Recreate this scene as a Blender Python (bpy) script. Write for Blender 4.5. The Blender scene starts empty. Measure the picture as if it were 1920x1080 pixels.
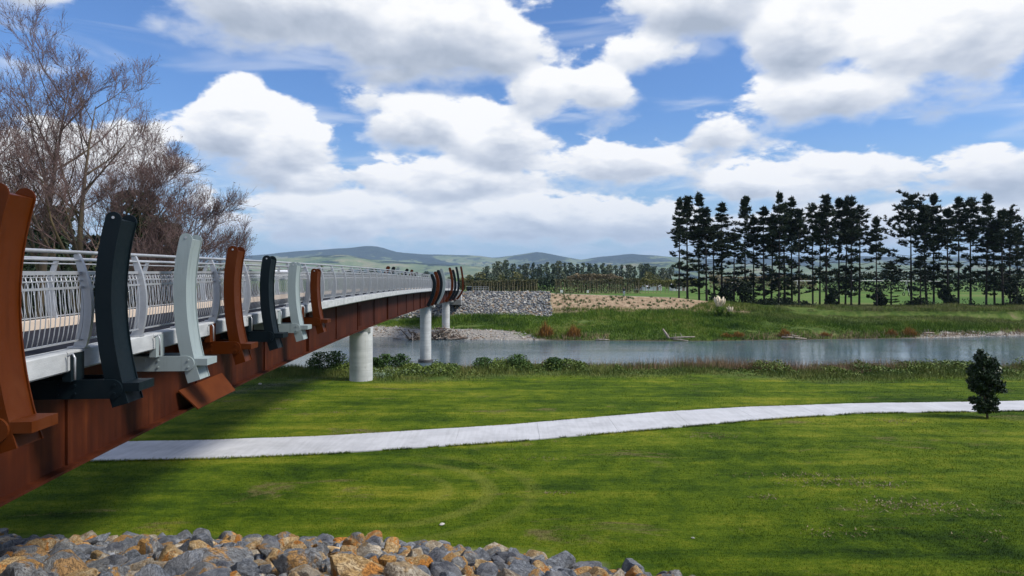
import bpy, math, random
import numpy as np
from mathutils import Vector, Matrix

random.seed(7)
rng = np.random.default_rng(11)
R = math.radians
scene = bpy.context.scene
COL = scene.collection

# ------------------------------------------------------------------ camera, world, sun, exposure
EYE = 5.8                      # eye height above the lawn (lawn is z = 0), camera looks along +Y
cam = bpy.data.cameras.new('camera')
cam.sensor_width = 36.0
cam.lens = 24.0
cam.shift_y = -18.0 / 1920.0
cam.clip_start = 0.1
cam.clip_end = 20000
camo = bpy.data.objects.new('camera', cam)
COL.objects.link(camo)
camo.location = (0, 0, EYE)
camo.rotation_euler = (R(90), 0, 0)
scene.camera = camo

SUN_DIR = Vector((0.68, -0.15, 0.72)).normalized()      # from the scene towards the sun
sun_elev = math.asin(SUN_DIR.z)
sun_az = math.atan2(SUN_DIR.x, SUN_DIR.y)
sl = bpy.data.lights.new('sun', 'SUN')
sl.energy = 4.8
sl.angle = R(15)
sl.color = (1.0, 0.95, 0.86)
so = bpy.data.objects.new('sun', sl)
COL.objects.link(so)
so.rotation_euler = SUN_DIR.to_track_quat('Z', 'Y').to_euler()
so.location = (30, -30, 80)

scene.view_settings.view_transform = 'Standard'
scene.view_settings.look = 'None'
scene.view_settings.gamma = 1.0
scene.view_settings.exposure = 0.0
scene.view_settings.use_curve_mapping = False
scene.cycles.use_denoising = True
scene.cycles.denoiser = 'OPENIMAGEDENOISE'
scene.cycles.denoising_input_passes = 'RGB_ALBEDO_NORMAL'
scene.cycles.denoising_prefilter = 'ACCURATE'
scene.cycles.max_bounces = 4
scene.cycles.diffuse_bounces = 2
scene.cycles.glossy_bounces = 2
scene.cycles.transparent_max_bounces = 6
scene.cycles.volume_bounces = 0
scene.cycles.caustics_reflective = False
scene.cycles.caustics_refractive = False
scene.cycles.sample_clamp_indirect = 4.0


class NT:
    """small helper to write node trees as expressions"""
    def __init__(self, tree):
        self.t = tree

    def node(self, typ, **kw):
        n = self.t.nodes.new(typ)
        for k, v in kw.items():
            setattr(n, k, v)
        return n

    def put(self, sock, v):
        if isinstance(v, bpy.types.NodeSocket):
            self.t.links.new(v, sock)
        elif v is not None:
            sock.default_value = v

    def m(self, op, a, b=None, c=None, clamp=False):
        n = self.node('ShaderNodeMath', operation=op, use_clamp=clamp)
        self.put(n.inputs[0], a)
        if b is not None:
            self.put(n.inputs[1], b)
        if c is not None:
            self.put(n.inputs[2], c)
        return n.outputs[0]

    def v(self, op, a, b=None, c=None):
        n = self.node('ShaderNodeVectorMath', operation=op)
        self.put(n.inputs[0], a)
        if b is not None:
            self.put(n.inputs[3] if op == 'SCALE' else n.inputs[1], b)
        if c is not None:
            self.put(n.inputs[2], c)
        return n.outputs['Value'] if op in ('LENGTH', 'DOT_PRODUCT', 'DISTANCE') else n.outputs['Vector']

    def noise(self, vec, scale, detail=4, rough=0.55, dist=0.0, col=False):
        n = self.node('ShaderNodeTexNoise')
        if vec is not None:
            self.put(n.inputs['Vector'], vec)
        n.inputs['Scale'].default_value = scale
        n.inputs['Detail'].default_value = detail
        n.inputs['Roughness'].default_value = rough
        n.inputs['Distortion'].default_value = dist
        return n.outputs['Color' if col else 'Fac']

    def smooth(self, x, lo, hi, a=0.0, b=1.0):
        n = self.node('ShaderNodeMapRange', interpolation_type='SMOOTHSTEP')
        self.put(n.inputs['Value'], x)
        self.put(n.inputs['From Min'], lo)
        self.put(n.inputs['From Max'], hi)
        self.put(n.inputs['To Min'], a)
        self.put(n.inputs['To Max'], b)
        return n.outputs['Result']

    def mix(self, f, a, b, mode='MIX'):
        n = self.node('ShaderNodeMix', data_type='RGBA', blend_type=mode)
        self.put(n.inputs[0], f)
        self.put(n.inputs[6], rgba(a))
        self.put(n.inputs[7], rgba(b))
        return n.outputs[2]

    def ramp(self, f, stops):
        n = self.node('ShaderNodeValToRGB')
        self.put(n.inputs[0], f)
        el = n.color_ramp.elements
        while len(el) < len(stops):
            el.new(0.5)
        for e, (p, c) in zip(el, stops):
            e.position = p
            e.color = rgba(c)
        return n.outputs[0]

    def sep(self, v):
        n = self.node('ShaderNodeSeparateXYZ')
        self.put(n.inputs[0], v)
        return n.outputs

    def comb(self, x, y, z):
        n = self.node('ShaderNodeCombineXYZ')
        for s, q in zip(n.inputs, (x, y, z)):
            self.put(s, q)
        return n.outputs[0]


def rgba(c):
    if isinstance(c, (tuple, list)) and len(c) == 3:
        return (c[0], c[1], c[2], 1.0)
    return c


# ---- sky: Nishita sky with a cumulus layer laid out by direction (azimuth, elevation)
world = bpy.data.worlds.new('World')
scene.world = world
world.use_nodes = True
wt = world.node_tree
wt.nodes.clear()
W = NT(wt)
sky = W.node('ShaderNodeTexSky', sky_type='NISHITA')
sky.sun_disc = False
sky.sun_elevation = sun_elev
sky.sun_rotation = sun_az
sky.air_density = 1.1
sky.dust_density = 1.0
sky.ozone_density = 3.0
tc = W.node('ShaderNodeTexCoord')
DIR = W.v('NORMALIZE', tc.outputs['Generated'])
dx, dy, dz = W.sep(DIR)[0:3]
AZ = W.m('ARCTAN2', dx, dy)
EL = W.m('ARCSINE', dz)
AE = W.comb(AZ, EL, 0.0)


def sky_at(px, py):
    a = math.atan((px - 960) / 1280)
    e = math.atan((522 - py) / math.hypot(1280, px - 960))
    return a, e


# cumulus masses: (x, y, half width, half height, strength)
BLOBS = [
    (590, 10, 290, 130, 1.1), (820, 65, 250, 130, 1.15), (960, 90, 95, 85, .8),
    (440, 240, 100, 95, 1.5), (525, 280, 135, 90, 1.3), (585, 335, 85, 42, 1.0),
    (685, 192, 55, 32, .55), (790, 235, 110, 65, .9), (930, 265, 130, 95, 1.0), (1010, 185, 85, 80, .95), (1120, 178, 75, 62, .85),
    (850, 345, 210, 62, .9), (660, 412, 270, 60, 1.0), (970, 412, 290, 62, 1.0), (1200, 420, 180, 52, .9), (1120, 318, 180, 52, .7),
    (1300, 0, 180, 80, .9), (1520, 60, 130, 125, 1.2), (1740, 80, 290, 150, 1.2), (1590, 175, 270, 62, .8),
    (1395, 350, 75, 55, .75), (1580, 345, 200, 65, .65), (1870, 320, 120, 75, 1.0), (1350, 245, 80, 62, .4), (1215, 100, 85, 50, .4),
    (90, -5, 120, 40, .6), (200, 310, 170, 85, .8), (40, 370, 170, 80, .9), (1640, 420, 420, 48, .75),
]
Msum = None
Wsum = None
Tsum = None
for (bx_, by_, rx_, ry_, st_) in BLOBS:
    a0, e0 = sky_at(bx_, by_)
    a1, _ = sky_at(bx_ + rx_, by_)
    _, e1 = sky_at(bx_, by_ - ry_)
    sa, se = 1.0 / abs(a1 - a0), 1.0 / abs(e1 - e0)
    q = W.v('MULTIPLY_ADD', AE, (sa, se, 0.0), (-a0 * sa, -e0 * se, 0.0))
    L = W.v('LENGTH', q)
    mm = W.m('MULTIPLY_ADD', L, -st_, st_)
    w = W.m('POWER', 1600.0, mm)
    ty = W.sep(q)[1]
    Wsum = w if Wsum is None else W.m('ADD', Wsum, w)
    Tsum = W.m('MULTIPLY', w, ty) if Tsum is None else W.m('MULTIPLY_ADD', w, ty, Tsum)
T = W.m('DIVIDE', Tsum, W.m('ADD', Wsum, 0.02))
Msum = W.m('ADD', W.m('LOGARITHM', W.m('ADD', Wsum, 1e-5), 1600.0), 0.08)
# perspective-like cloud coordinates: finer towards the horizon
inv = W.m('DIVIDE', 1.0, W.m('ADD', W.m('MAXIMUM', dz, 0.0), 0.40))
P = W.v('SCALE', W.v('MULTIPLY', DIR, (1.0, 1.0, 1.5)), inv)
# the cloud field goes on outside the frame in the same way
gen = W.noise(P, 1.7, 3, 0.5)
outm = W.m('MAXIMUM', W.smooth(W.m('ABSOLUTE', AZ), 0.66, 0.80), W.smooth(EL, 0.40, 0.52))
G = W.m('MULTIPLY', W.m('SUBTRACT', gen, 0.49), 5.0)
Mout = W.m('SUBTRACT', G, W.m('MULTIPLY', W.m('SUBTRACT', 1.0, outm), 6.0))
M = W.m('MAXIMUM', Msum, Mout)
n1 = W.noise(P, 6.0, 8, 0.54, 0.10)
P2 = W.v('ADD', P, (0.022, -0.010, 0.036))
n2 = W.noise(P2, 6.0, 4, 0.52, 0.10)
D = W.m('ADD', W.m('MULTIPLY', M, 1.0), W.m('MULTIPLY', W.m('SUBTRACT', n1, 0.5), 2.3))
soft = W.smooth(T, -0.9, 0.3, 0.75, 0.20)
mask = W.smooth(D, -0.02, soft)
relief = W.m('MULTIPLY', W.m('SUBTRACT', n1, n2), 2.0)
thick = W.smooth(D, 0.2, 1.1)
lit = W.m('ADD', 0.77, W.m('MULTIPLY', T, 0.80))
lit = W.m('ADD', lit, relief)
lit = W.m('SUBTRACT', lit, W.m('MULTIPLY', thick, W.smooth(T, 0.30, -0.5, 0.0, 0.40)))
lit = W.m('MINIMUM', W.m('MAXIMUM', lit, 0.0), 1.0)
ccol = W.ramp(lit, [(0.0, (0.40, 0.46, 0.56)), (0.35, (0.58, 0.63, 0.72)), (0.68, (0.80, 0.83, 0.88)), (1.0, (1.0, 1.0, 1.0))])
ccol = W.mix(W.smooth(EL, 0.17, 0.02, 0.0, 0.45), ccol, (0.60, 0.70, 0.80))
# high thin streaks
Pst = W.v('MULTIPLY', P, (1.0, 1.0, 6.0))
st = W.noise(Pst, 2.2, 4, 0.55, 0.6)
stm = W.m('MULTIPLY', W.smooth(st, 0.50, 0.72), 0.55)
allm = W.m('MAXIMUM', mask, stm)
ccol = W.mix(mask, (0.80, 0.85, 0.93), ccol)
skyc = W.mix(1.0, sky.outputs[0], (0.64, 0.92, 1.32), 'MULTIPLY')
skyc = W.mix(W.smooth(EL, 0.24, 0.0, 0.0, 0.55), skyc, (4.6, 6.3, 7.6))
bg1 = W.node('ShaderNodeBackground')
W.put(bg1.inputs[0], skyc)
bg1.inputs[1].default_value = 0.115
bg2 = W.node('ShaderNodeBackground')
W.put(bg2.inputs[0], ccol)
bg2.inputs[1].default_value = 1.05
mx = W.node('ShaderNodeMixShader')
W.put(mx.inputs[0], allm)
wt.links.new(bg1.outputs[0], mx.inputs[1])
wt.links.new(bg2.outputs[0], mx.inputs[2])
world.cycles.sampling_method = 'MANUAL'
world.cycles.sample_map_resolution = 256
wo = W.node('ShaderNodeOutputWorld')
wt.links.new(mx.outputs[0], wo.inputs[0])


# ------------------------------------------------------------------ helpers
def tag(o, label=None, cat=None, group=None, kind=None):
    if label:
        o['label'] = label
    if cat:
        o['category'] = cat
    if group:
        o['group'] = group
    if kind:
        o['kind'] = kind
    return o


def empty(name, loc=(0, 0, 0), rz=0.0, parent=None):
    o = bpy.data.objects.new(name, None)
    COL.objects.link(o)
    o.location = loc
    o.rotation_euler = (0, 0, rz)
    o.parent = parent
    return o


def link(name, mesh, parent=None, loc=None, rot=None, scale=None):
    o = bpy.data.objects.new(name, mesh)
    COL.objects.link(o)
    o.parent = parent
    if loc is not None:
        o.location = loc
    if rot is not None:
        o.rotation_euler = rot
    if scale is not None:
        o.scale = scale
    return o


def np_mesh(name, verts, faces, mat=None, smooth=False):
    """verts (N,3), faces (M,k) arrays"""
    verts = np.asarray(verts, dtype=np.float32)
    faces = np.asarray(faces, dtype=np.int32)
    me = bpy.data.meshes.new(name)
    k = faces.shape[1]
    me.vertices.add(len(verts))
    me.vertices.foreach_set('co', verts.ravel())
    me.loops.add(faces.size)
    me.loops.foreach_set('vertex_index', faces.ravel())
    me.polygons.add(len(faces))
    me.polygons.foreach_set('loop_start', np.arange(0, faces.size, k, dtype=np.int32))
    if smooth:
        me.polygons.foreach_set('use_smooth', np.ones(len(faces), dtype=bool))
    me.update(calc_edges=True)
    if mat:
        me.materials.append(mat)
    return me


class MB:
    def __init__(self):
        self.v = []
        self.f = []

    def add(self, verts, faces):
        o = len(self.v)
        self.v += [tuple(p) for p in verts]
        self.f += [tuple(i + o for i in f) for f in faces]
        return self

    def box(self, x0, x1, y0, y1, z0, z1):
        v = [(x0, y0, z0), (x1, y0, z0), (x1, y1, z0), (x0, y1, z0), (x0, y0, z1), (x1, y0, z1), (x1, y1, z1), (x0, y1, z1)]
        return self.add(v, [(0, 3, 2, 1), (4, 5, 6, 7), (0, 1, 5, 4), (1, 2, 6, 5), (2, 3, 7, 6), (3, 0, 4, 7)])

    def hexa(self, p):
        """8 corner points, bottom ring 0-3, top ring 4-7"""
        return self.add(p, [(0, 3, 2, 1), (4, 5, 6, 7), (0, 1, 5, 4), (1, 2, 6, 5), (2, 3, 7, 6), (3, 0, 4, 7)])

    def prism(self, a, b):
        """two matching rings a, b -> closed prism"""
        n = len(a)
        fs = [tuple(range(n - 1, -1, -1)), tuple(range(n, 2 * n))]
        for i in range(n):
            j = (i + 1) % n
            fs.append((i, j, n + j, n + i))
        return self.add(list(a) + list(b), fs)

    def loft(self, rings, cap=True):
        n = len(rings[0])
        v = [p for r in rings for p in r]
        fs = []
        for k in range(len(rings) - 1):
            for i in range(n):
                j = (i + 1) % n
                fs.append((k * n + i, k * n + j, (k + 1) * n + j, (k + 1) * n + i))
        if cap:
            fs.append(tuple(range(n - 1, -1, -1)))
            m = (len(rings) - 1) * n
            fs.append(tuple(range(m, m + n)))
        return self.add(v, fs)

    def tube(self, pts, rad, sides=6):
        pts = [Vector(p) for p in pts]
        if not hasattr(rad, '__len__'):
            rad = [rad] * len(pts)
        rings = []
        for i, p in enumerate(pts):
            t = (pts[min(i + 1, len(pts) - 1)] - pts[max(i - 1, 0)]).normalized()
            ref = Vector((0, 0, 1)) if abs(t.z) < 0.9 else Vector((1, 0, 0))
            a = t.cross(ref).normalized()
            b = t.cross(a)
            rings.append([p + (a * math.cos(2 * math.pi * k / sides) + b * math.sin(2 * math.pi * k / sides)) * rad[i] for k in range(sides)])
        return self.loft(rings)

    def mesh(self, name, mat=None, smooth=False, sharp=None):
        me = bpy.data.meshes.new(name)
        me.from_pydata(self.v, [], self.f)
        if mat:
            me.materials.append(mat)
        if smooth:
            me.polygons.foreach_set('use_smooth', [True] * len(me.polygons))
            if sharp:
                me.set_sharp_from_angle(angle=R(sharp))
        me.update()
        return me

    def build(self, name, mat=None, parent=None, smooth=False, sharp=None):
        return link(name, self.mesh(name, mat, smooth, sharp), parent)


def mat_new(name):
    m = bpy.data.materials.new(name)
    m.use_nodes = True
    t = m.node_tree
    t.nodes.clear()
    n = NT(t)
    b = n.node('ShaderNodeBsdfPrincipled')
    o = n.node('ShaderNodeOutputMaterial')
    t.links.new(b.outputs[0], o.inputs[0])
    return m, n, b


def mat_simple(name, c1, c2=None, scale=3.0, rough=0.7, bump=0.0, bscale=None, metal=0.0, detail=5, spec=0.5, stretch=None, lo=0.35, hi=0.65):
    m, n, b = mat_new(name)
    tcn = n.node('ShaderNodeTexCoord')
    vec = tcn.outputs['Object']
    if stretch:
        vec = n.v('MULTIPLY', vec, stretch)
    if c2 is None:
        c2 = tuple(x * 0.75 for x in c1)
    f = n.noise(vec, scale, detail)
    n.put(b.inputs['Base Color'], n.ramp(f, [(lo, c1), (hi, c2)]))
    b.inputs['Roughness'].default_value = rough
    b.inputs['Metallic'].default_value = metal
    b.inputs['Specular IOR Level'].default_value = spec
    if bump:
        bn = n.node('ShaderNodeBump')
        bn.inputs['Strength'].default_value = bump
        bn.inputs['Distance'].default_value = 0.05
        n.put(bn.inputs['Height'], n.noise(vec, bscale or scale * 3, 6))
        n.t.links.new(bn.outputs[0], b.inputs['Normal'])
    return m


def mat_leaf(name, c1, c2, scale=1.2, trans=0.0, rough=0.65):
    m, n, b = mat_new(name)
    g = n.node('ShaderNodeNewGeometry')
    f = n.noise(g.outputs['Position'], scale, 4, 0.7)
    oi = n.node('ShaderNodeObjectInfo')
    f = n.m('ADD', f, n.m('MULTIPLY', n.m('SUBTRACT', oi.outputs['Random'], 0.5), 0.16))
    n.put(b.inputs['Base Color'], n.ramp(f, [(0.34, c1), (0.66, c2)]))
    b.inputs['Roughness'].default_value = rough
    b.inputs['Specular IOR Level'].default_value = 0.25
    return m


def at(px, py, Y):
    return Vector(((px - 960) / 1280 * Y, Y, EYE - (py - 522) / 1280 * Y))


def ss(t):
    t = np.clip(t, 0, 1)
    return t * t * (3 - 2 * t)


# cheap value-noise in numpy (2d)
_perm = rng.permutation(4096)
_val = rng.random(4096)


def vnoise(x, y, f=1.0):
    x = np.asarray(x, float) * f
    y = np.asarray(y, float) * f
    xi = np.floor(x).astype(int)
    yi = np.floor(y).astype(int)
    fx = ss(x - xi)
    fy = ss(y - yi)

    def h(i, j):
        return _val[(_perm[(i & 4095)] + j * 131) & 4095]
    return (h(xi, yi) * (1 - fx) + h(xi + 1, yi) * fx) * (1 - fy) + (h(xi, yi + 1) * (1 - fx) + h(xi + 1, yi + 1) * fx) * fy


def fbm(x, y, f=1.0, o=4):
    s = 0
    a = 1.0
    t = 0
    for k in range(o):
        s = s + a * vnoise(np.asarray(x) + 17.3 * k, np.asarray(y) - 9.1 * k, f * 2 ** k)
        t += a
        a *= 0.5
    return s / t


# ------------------------------------------------------------------ materials


def paint_mat(name, c, dust):
    m, n, b = mat_new(name)
    tcn = n.node('ShaderNodeTexCoord')
    o = tcn.outputs['Object']
    st = n.noise(n.v('MULTIPLY', o, (9.0, 9.0, 0.7)), 1.0, 5, 0.65)
    bl = n.noise(o, 2.2, 6, 0.65)
    sp = n.noise(o, 38.0, 3, 0.6)
    col = n.mix(n.smooth(st, 0.50, 0.72, 0.0, 0.45), c, tuple(x * 0.55 for x in c))
    col = n.mix(n.smooth(bl, 0.50, 0.70, 0.0, 0.30), col, dust)
    col = n.mix(n.smooth(sp, 0.68, 0.74, 0.0, 0.35), col, dust)
    n.put(b.inputs['Base Color'], col)
    n.put(b.inputs['Roughness'], n.smooth(bl, 0.35, 0.65, 0.38, 0.62))
    b.inputs['Specular IOR Level'].default_value = 0.12
    return m


M_RED = paint_mat('painted_rust_red', (0.072, 0.0150, 0.0014), (0.100, 0.032, 0.011))
M_DARK = paint_mat('painted_slate', (0.0045, 0.0095, 0.013), (0.010, 0.015, 0.018))
M_PALE = paint_mat('painted_pale_grey', (0.255, 0.300, 0.302), (0.20, 0.23, 0.225))
M_GALV = mat_simple('galvanised_steel', (0.46, 0.47, 0.49), (0.38, 0.39, 0.41), 6.0, 0.42, metal=0.5)
M_CORTEN = None
M_CONC = mat_simple('precast_concrete', (0.44, 0.45, 0.45), (0.32, 0.33, 0.335), 2.2, 0.85, bump=0.15, bscale=30, stretch=(1, 1, 2.5))
M_CONC_SUNLIT = mat_simple('sunlit_kerb_concrete', (0.62, 0.50, 0.39), (0.52, 0.42, 0.33), 2.0, 0.85)  # kerb concrete with the sun's warm cream tone put into its base colour
M_SLAB = mat_simple('deck_soffit_concrete', (0.22, 0.22, 0.22), None, 2.0, 0.9)
M_ASPH = mat_simple('deck_asphalt', (0.022, 0.023, 0.031), (0.016, 0.017, 0.023), 5.0, 0.95, bump=0.2, bscale=60, spec=0.1)
M_BARK = mat_simple('bark_grey_brown', (0.115, 0.085, 0.042), (0.055, 0.041, 0.030), 0.9, 0.9, bump=0.4, bscale=18, stretch=(1, 1, 0.35))
M_TWIG = mat_simple('twig_red_brown', (0.165, 0.105, 0.094), (0.110, 0.070, 0.066), 2.0, 0.85)
M_BUD = mat_simple('bud_red_brown', (0.075, 0.032, 0.030), (0.045, 0.022, 0.022), 2.0, 0.8)
M_PBARK = mat_simple('pine_bark', (0.030, 0.024, 0.019), (0.018, 0.014, 0.012), 3.0, 0.95)
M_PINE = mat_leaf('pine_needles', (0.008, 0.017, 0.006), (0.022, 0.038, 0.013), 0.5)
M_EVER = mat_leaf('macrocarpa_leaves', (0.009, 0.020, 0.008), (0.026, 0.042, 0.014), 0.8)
M_SHRUB = mat_leaf('small_tree_leaves', (0.008, 0.018, 0.008), (0.030, 0.052, 0.020), 5.0, rough=0.45)
M_BUSH = mat_leaf('bank_bush_leaves', (0.022, 0.055, 0.012), (0.062, 0.118, 0.024), 2.5)
M_BELT = [mat_leaf('belt_leaves_blue', (0.030, 0.050, 0.030), (0.075, 0.100, 0.050), 0.25),
          mat_leaf('belt_leaves_grey', (0.040, 0.055, 0.030), (0.10, 0.115, 0.060), 0.3),
          mat_leaf('belt_leaves_yellow', (0.09, 0.095, 0.025), (0.16, 0.15, 0.05), 0.3)]
M_ORANGE = mat_leaf('willow_orange', (0.20, 0.085, 0.018), (0.30, 0.16, 0.035), 1.2)
M_DRIFT = mat_simple('driftwood', (0.36, 0.31, 0.26), (0.20, 0.16, 0.13), 3.0, 0.9, stretch=(1, 1, 1))
M_DRIFTD = mat_simple('driftwood_dark', (0.16, 0.115, 0.085), (0.07, 0.05, 0.04), 2.0, 0.9)
M_PLUME = mat_simple('pampas_plume', (0.70, 0.60, 0.46), (0.55, 0.46, 0.34), 3.0, 0.9)
M_WHITE = mat_simple('white_painted_wall', (0.72, 0.71, 0.70), (0.62, 0.61, 0.60), 1.0, 0.7)
M_ROOFW = mat_simple('pale_roof', (0.78, 0.78, 0.82), (0.70, 0.70, 0.75), 1.0, 0.5)
M_ROOFB = mat_simple('brown_roof', (0.24, 0.15, 0.11), None, 1.0, 0.7)
M_GLASS = mat_simple('dark_window_glass', (0.03, 0.035, 0.045), None, 1.0, 0.1)


def corten():
    m, n, b = mat_new('weathering_steel')
    tcn = n.node('ShaderNodeTexCoord')
    o = tcn.outputs['Object']
    a = n.noise(o, 0.7, 5, 0.6)
    s = n.noise(n.v('MULTIPLY', o, (6, 6, 0.35)), 1.0, 4, 0.6)
    f = n.m('ADD', n.m('MULTIPLY', a, 0.55), n.m('MULTIPLY', s, 0.45))
    n.put(b.inputs['Base Color'], n.ramp(f, [(0.30, (0.020, 0.0036, 0.0010)), (0.52, (0.044, 0.0084, 0.0020)), (0.72, (0.095, 0.022, 0.0048))]))
    b.inputs['Roughness'].default_value = 0.7
    b.inputs['Specular IOR Level'].default_value = 0.15
    return m


M_CORTEN = corten()


def pier_mat():
    m, n, b = mat_new('pier_concrete')
    tcn = n.node('ShaderNodeTexCoord')
    o = tcn.outputs['Object']
    f = n.noise(o, 1.1, 6, 0.6)
    bl = n.noise(o, 3.0, 2, 0.5)
    ring = n.noise(n.v('MULTIPLY', o, (0.2, 0.2, 3.0)), 1.5, 3)
    c = n.ramp(n.m('ADD', n.m('MULTIPLY', f, 0.6), n.m('MULTIPLY', ring, 0.4)), [(0.35, (0.33, 0.34, 0.335)), (0.62, (0.50, 0.51, 0.50))])
    c = n.mix(n.smooth(bl, 0.66, 0.74, 0.0, 0.55), c, (0.27, 0.27, 0.27))
    zz = n.sep(o)[2]
    ln = n.m('ABSOLUTE', n.m('SUBTRACT', n.m('FRACT', n.m('DIVIDE', zz, 1.22)), 0.5))
    c = n.mix(n.smooth(ln, 0.022, 0.006, 0.0, 0.45), c, (0.26, 0.26, 0.255))
    run = n.noise(n.v('MULTIPLY', o, (3.0, 3.0, 0.12)), 1.6, 4, 0.6)
    c = n.mix(n.smooth(run, 0.54, 0.70, 0.0, 0.45), c, (0.30, 0.29, 0.26))
    n.put(b.inputs['Base Color'], c)
    b.inputs['Roughness'].default_value = 0.8
    return m


M_PIER = pier_mat()


def rock_mat(name, ca, cb, cc, vein):
    m, n, b = mat_new(name)
    tcn = n.node('ShaderNodeTexCoord')
    oi = n.node('ShaderNodeObjectInfo')
    o = n.v('ADD', tcn.outputs['Object'], n.v('SCALE', oi.outputs['Location'], 3.7))
    f = n.noise(o, 1.8, 7, 0.62, 0.6)
    g = n.noise(o, 0.9, 5, 0.6, 0.4)
    c = n.ramp(f, [(0.30, tuple(x * 0.55 for x in ca)), (0.45, ca), (0.60, cb)])
    c = n.mix(n.smooth(g, 0.50, 0.57), c, cc)
    v = n.noise(n.v('MULTIPLY', o, (1.0, 2.6, 1.6)), 2.6, 5, 0.6, 1.5)
    vm = n.smooth(n.m('ABSOLUTE', n.m('SUBTRACT', v, 0.5)), 0.035, 0.0)
    c = n.mix(n.m('MULTIPLY', vm, 0.75), c, vein)
    # every rock a little lighter or darker
    c = n.mix(n.m('MULTIPLY', oi.outputs['Random'], 0.35), c, tuple(x * 0.45 for x in ca))
    n.put(b.inputs['Base Color'], c)
    b.inputs['Roughness'].default_value = 0.82
    b.inputs['Specular IOR Level'].default_value = 0.3
    bn = n.node('ShaderNodeBump')
    bn.inputs['Strength'].default_value = 0.9
    bn.inputs['Distance'].default_value = 0.09
    h = n.m('ADD', n.noise(o, 4.5, 9, 0.68, 0.5), n.m('MULTIPLY', vm, -0.25))
    n.put(bn.inputs['Height'], h)
    n.t.links.new(bn.outputs[0], b.inputs['Normal'])
    return m


M_ROCKS = [
    rock_mat('rock_blue_grey', (0.155, 0.168, 0.190), (0.28, 0.295, 0.32), (0.21, 0.215, 0.225), (0.07, 0.07, 0.08)),
    rock_mat('rock_grey_ochre', (0.175, 0.18, 0.185), (0.30, 0.295, 0.28), (0.42, 0.225, 0.065), (0.10, 0.06, 0.035)),
    rock_mat('rock_ochre', (0.44, 0.28, 0.115), (0.58, 0.44, 0.26), (0.50, 0.20, 0.035), (0.13, 0.045, 0.018)),
    rock_mat('rock_tan', (0.40, 0.33, 0.24), (0.56, 0.49, 0.38), (0.38, 0.26, 0.13), (0.16, 0.08, 0.04)),
    rock_mat('rock_dark_slate', (0.085, 0.09, 0.11), (0.17, 0.18, 0.20), (0.23, 0.23, 0.24), (0.36, 0.35, 0.34)),
]

# ------------------------------------------------------------------ terrain
TOEX = [-60, -12, -3, 0, 3.6, 8, 14, 40]
TOEY = [16.4, 15.0, 14.9, 14.2, 12.7, 10.4, 8.0, 6]


def far_shore(x):
    px = np.array([-400, 300, 700, 850, 1000, 1300, 1500, 1750, 1920, 2600])
    yy = np.array([135, 122, 114, 110, 108, 106.3, 109, 112, 116, 128.])
    return np.interp(x, (px - 960) / 1280 * 110, yy)


def near_edge(x):
    return np.interp(x, [-90, -42, -30, -24], [88, 72, 60, 43]) + 0.9 * np.sin(np.asarray(x) * 0.21) + 0.6 * np.sin(np.asarray(x) * 0.53 + 1)


def crest(x):
    return np.interp(x, [-60, 7.3, 8.2, 20, 33, 45, 60], [3.1, 3.05, 2.75, 2.35, 1.9, 0.6, 0.05])


def height(x, y):
    x = np.asarray(x, float)
    y = np.asarray(y, float)
    toe = np.interp(x, TOEX, TOEY)
    z = np.clip(0.29 * (toe - y), 0, 4.35)
    z = z + 0.10 * (fbm(x, y, 0.08, 3) - 0.5) * ss((y - toe) / 6) * ss((44 - y) / 6)
    ye = near_edge(x)
    z = z - 5.3 * ss((y - ye) / 17.0)
    # far bank
    yw = far_shore(x)
    s = y - yw
    wob = (fbm(x, y, 0.12, 3) - 0.5)
    fb = np.interp(s, [-9, 0, 3.2, 19, 27, 40], [-5.3, -4.02, -3.05, -1.35, 0.05, 0.0]) + wob * 1.1 * ss((s - 1) / 4) * ss((34 - s) / 8)
    z = np.where(s > -9, np.maximum(fb, -5.3), z)
    # stopbank
    c = crest(x)
    foot = np.where(x < 7.6, 127.5, 130.0)
    base = np.where(x < 7.6, -1.5, -0.5)
    e = np.where(y < 136, base + (c - base) * (y - foot) / (136 - foot), np.where(y < 140.5, c, c - (y - 140.5) * 0.32))
    z = np.where((y > foot) & (y < 155), np.maximum(z, e), z)
    # land rises gently on the far left beyond the river
    z = z + 5.5 * ss((y - 220) / 250) * ss((-x - 20) / 120)
    return z


def hz(x, y):
    return float(height(np.array([x]), np.array([y]))[0])


ys = np.concatenate([np.arange(-40, 5, 3), np.arange(5, 50, 0.75), np.arange(50, 104, 2.0), np.arange(104, 156, 0.8),
                     156 + np.cumsum(1.4 * 1.13 ** np.arange(58))])
ys = ys[ys < 14000]
xp = np.concatenate([np.arange(0, 112, 1.0), 112 + np.cumsum(1.5 * 1.17 ** np.arange(48))])
xp = xp[xp < 14000]
xs = np.concatenate([-xp[:0:-1], xp])
GX, GY = np.meshgrid(xs, ys)
GZ = height(GX, GY)
nx, ny = len(xs), len(ys)
idx = np.arange(nx * ny).reshape(ny, nx)
gf = np.stack([idx[:-1, :-1], idx[:-1, 1:], idx[1:, 1:], idx[1:, :-1]], -1).reshape(-1, 4)


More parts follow.
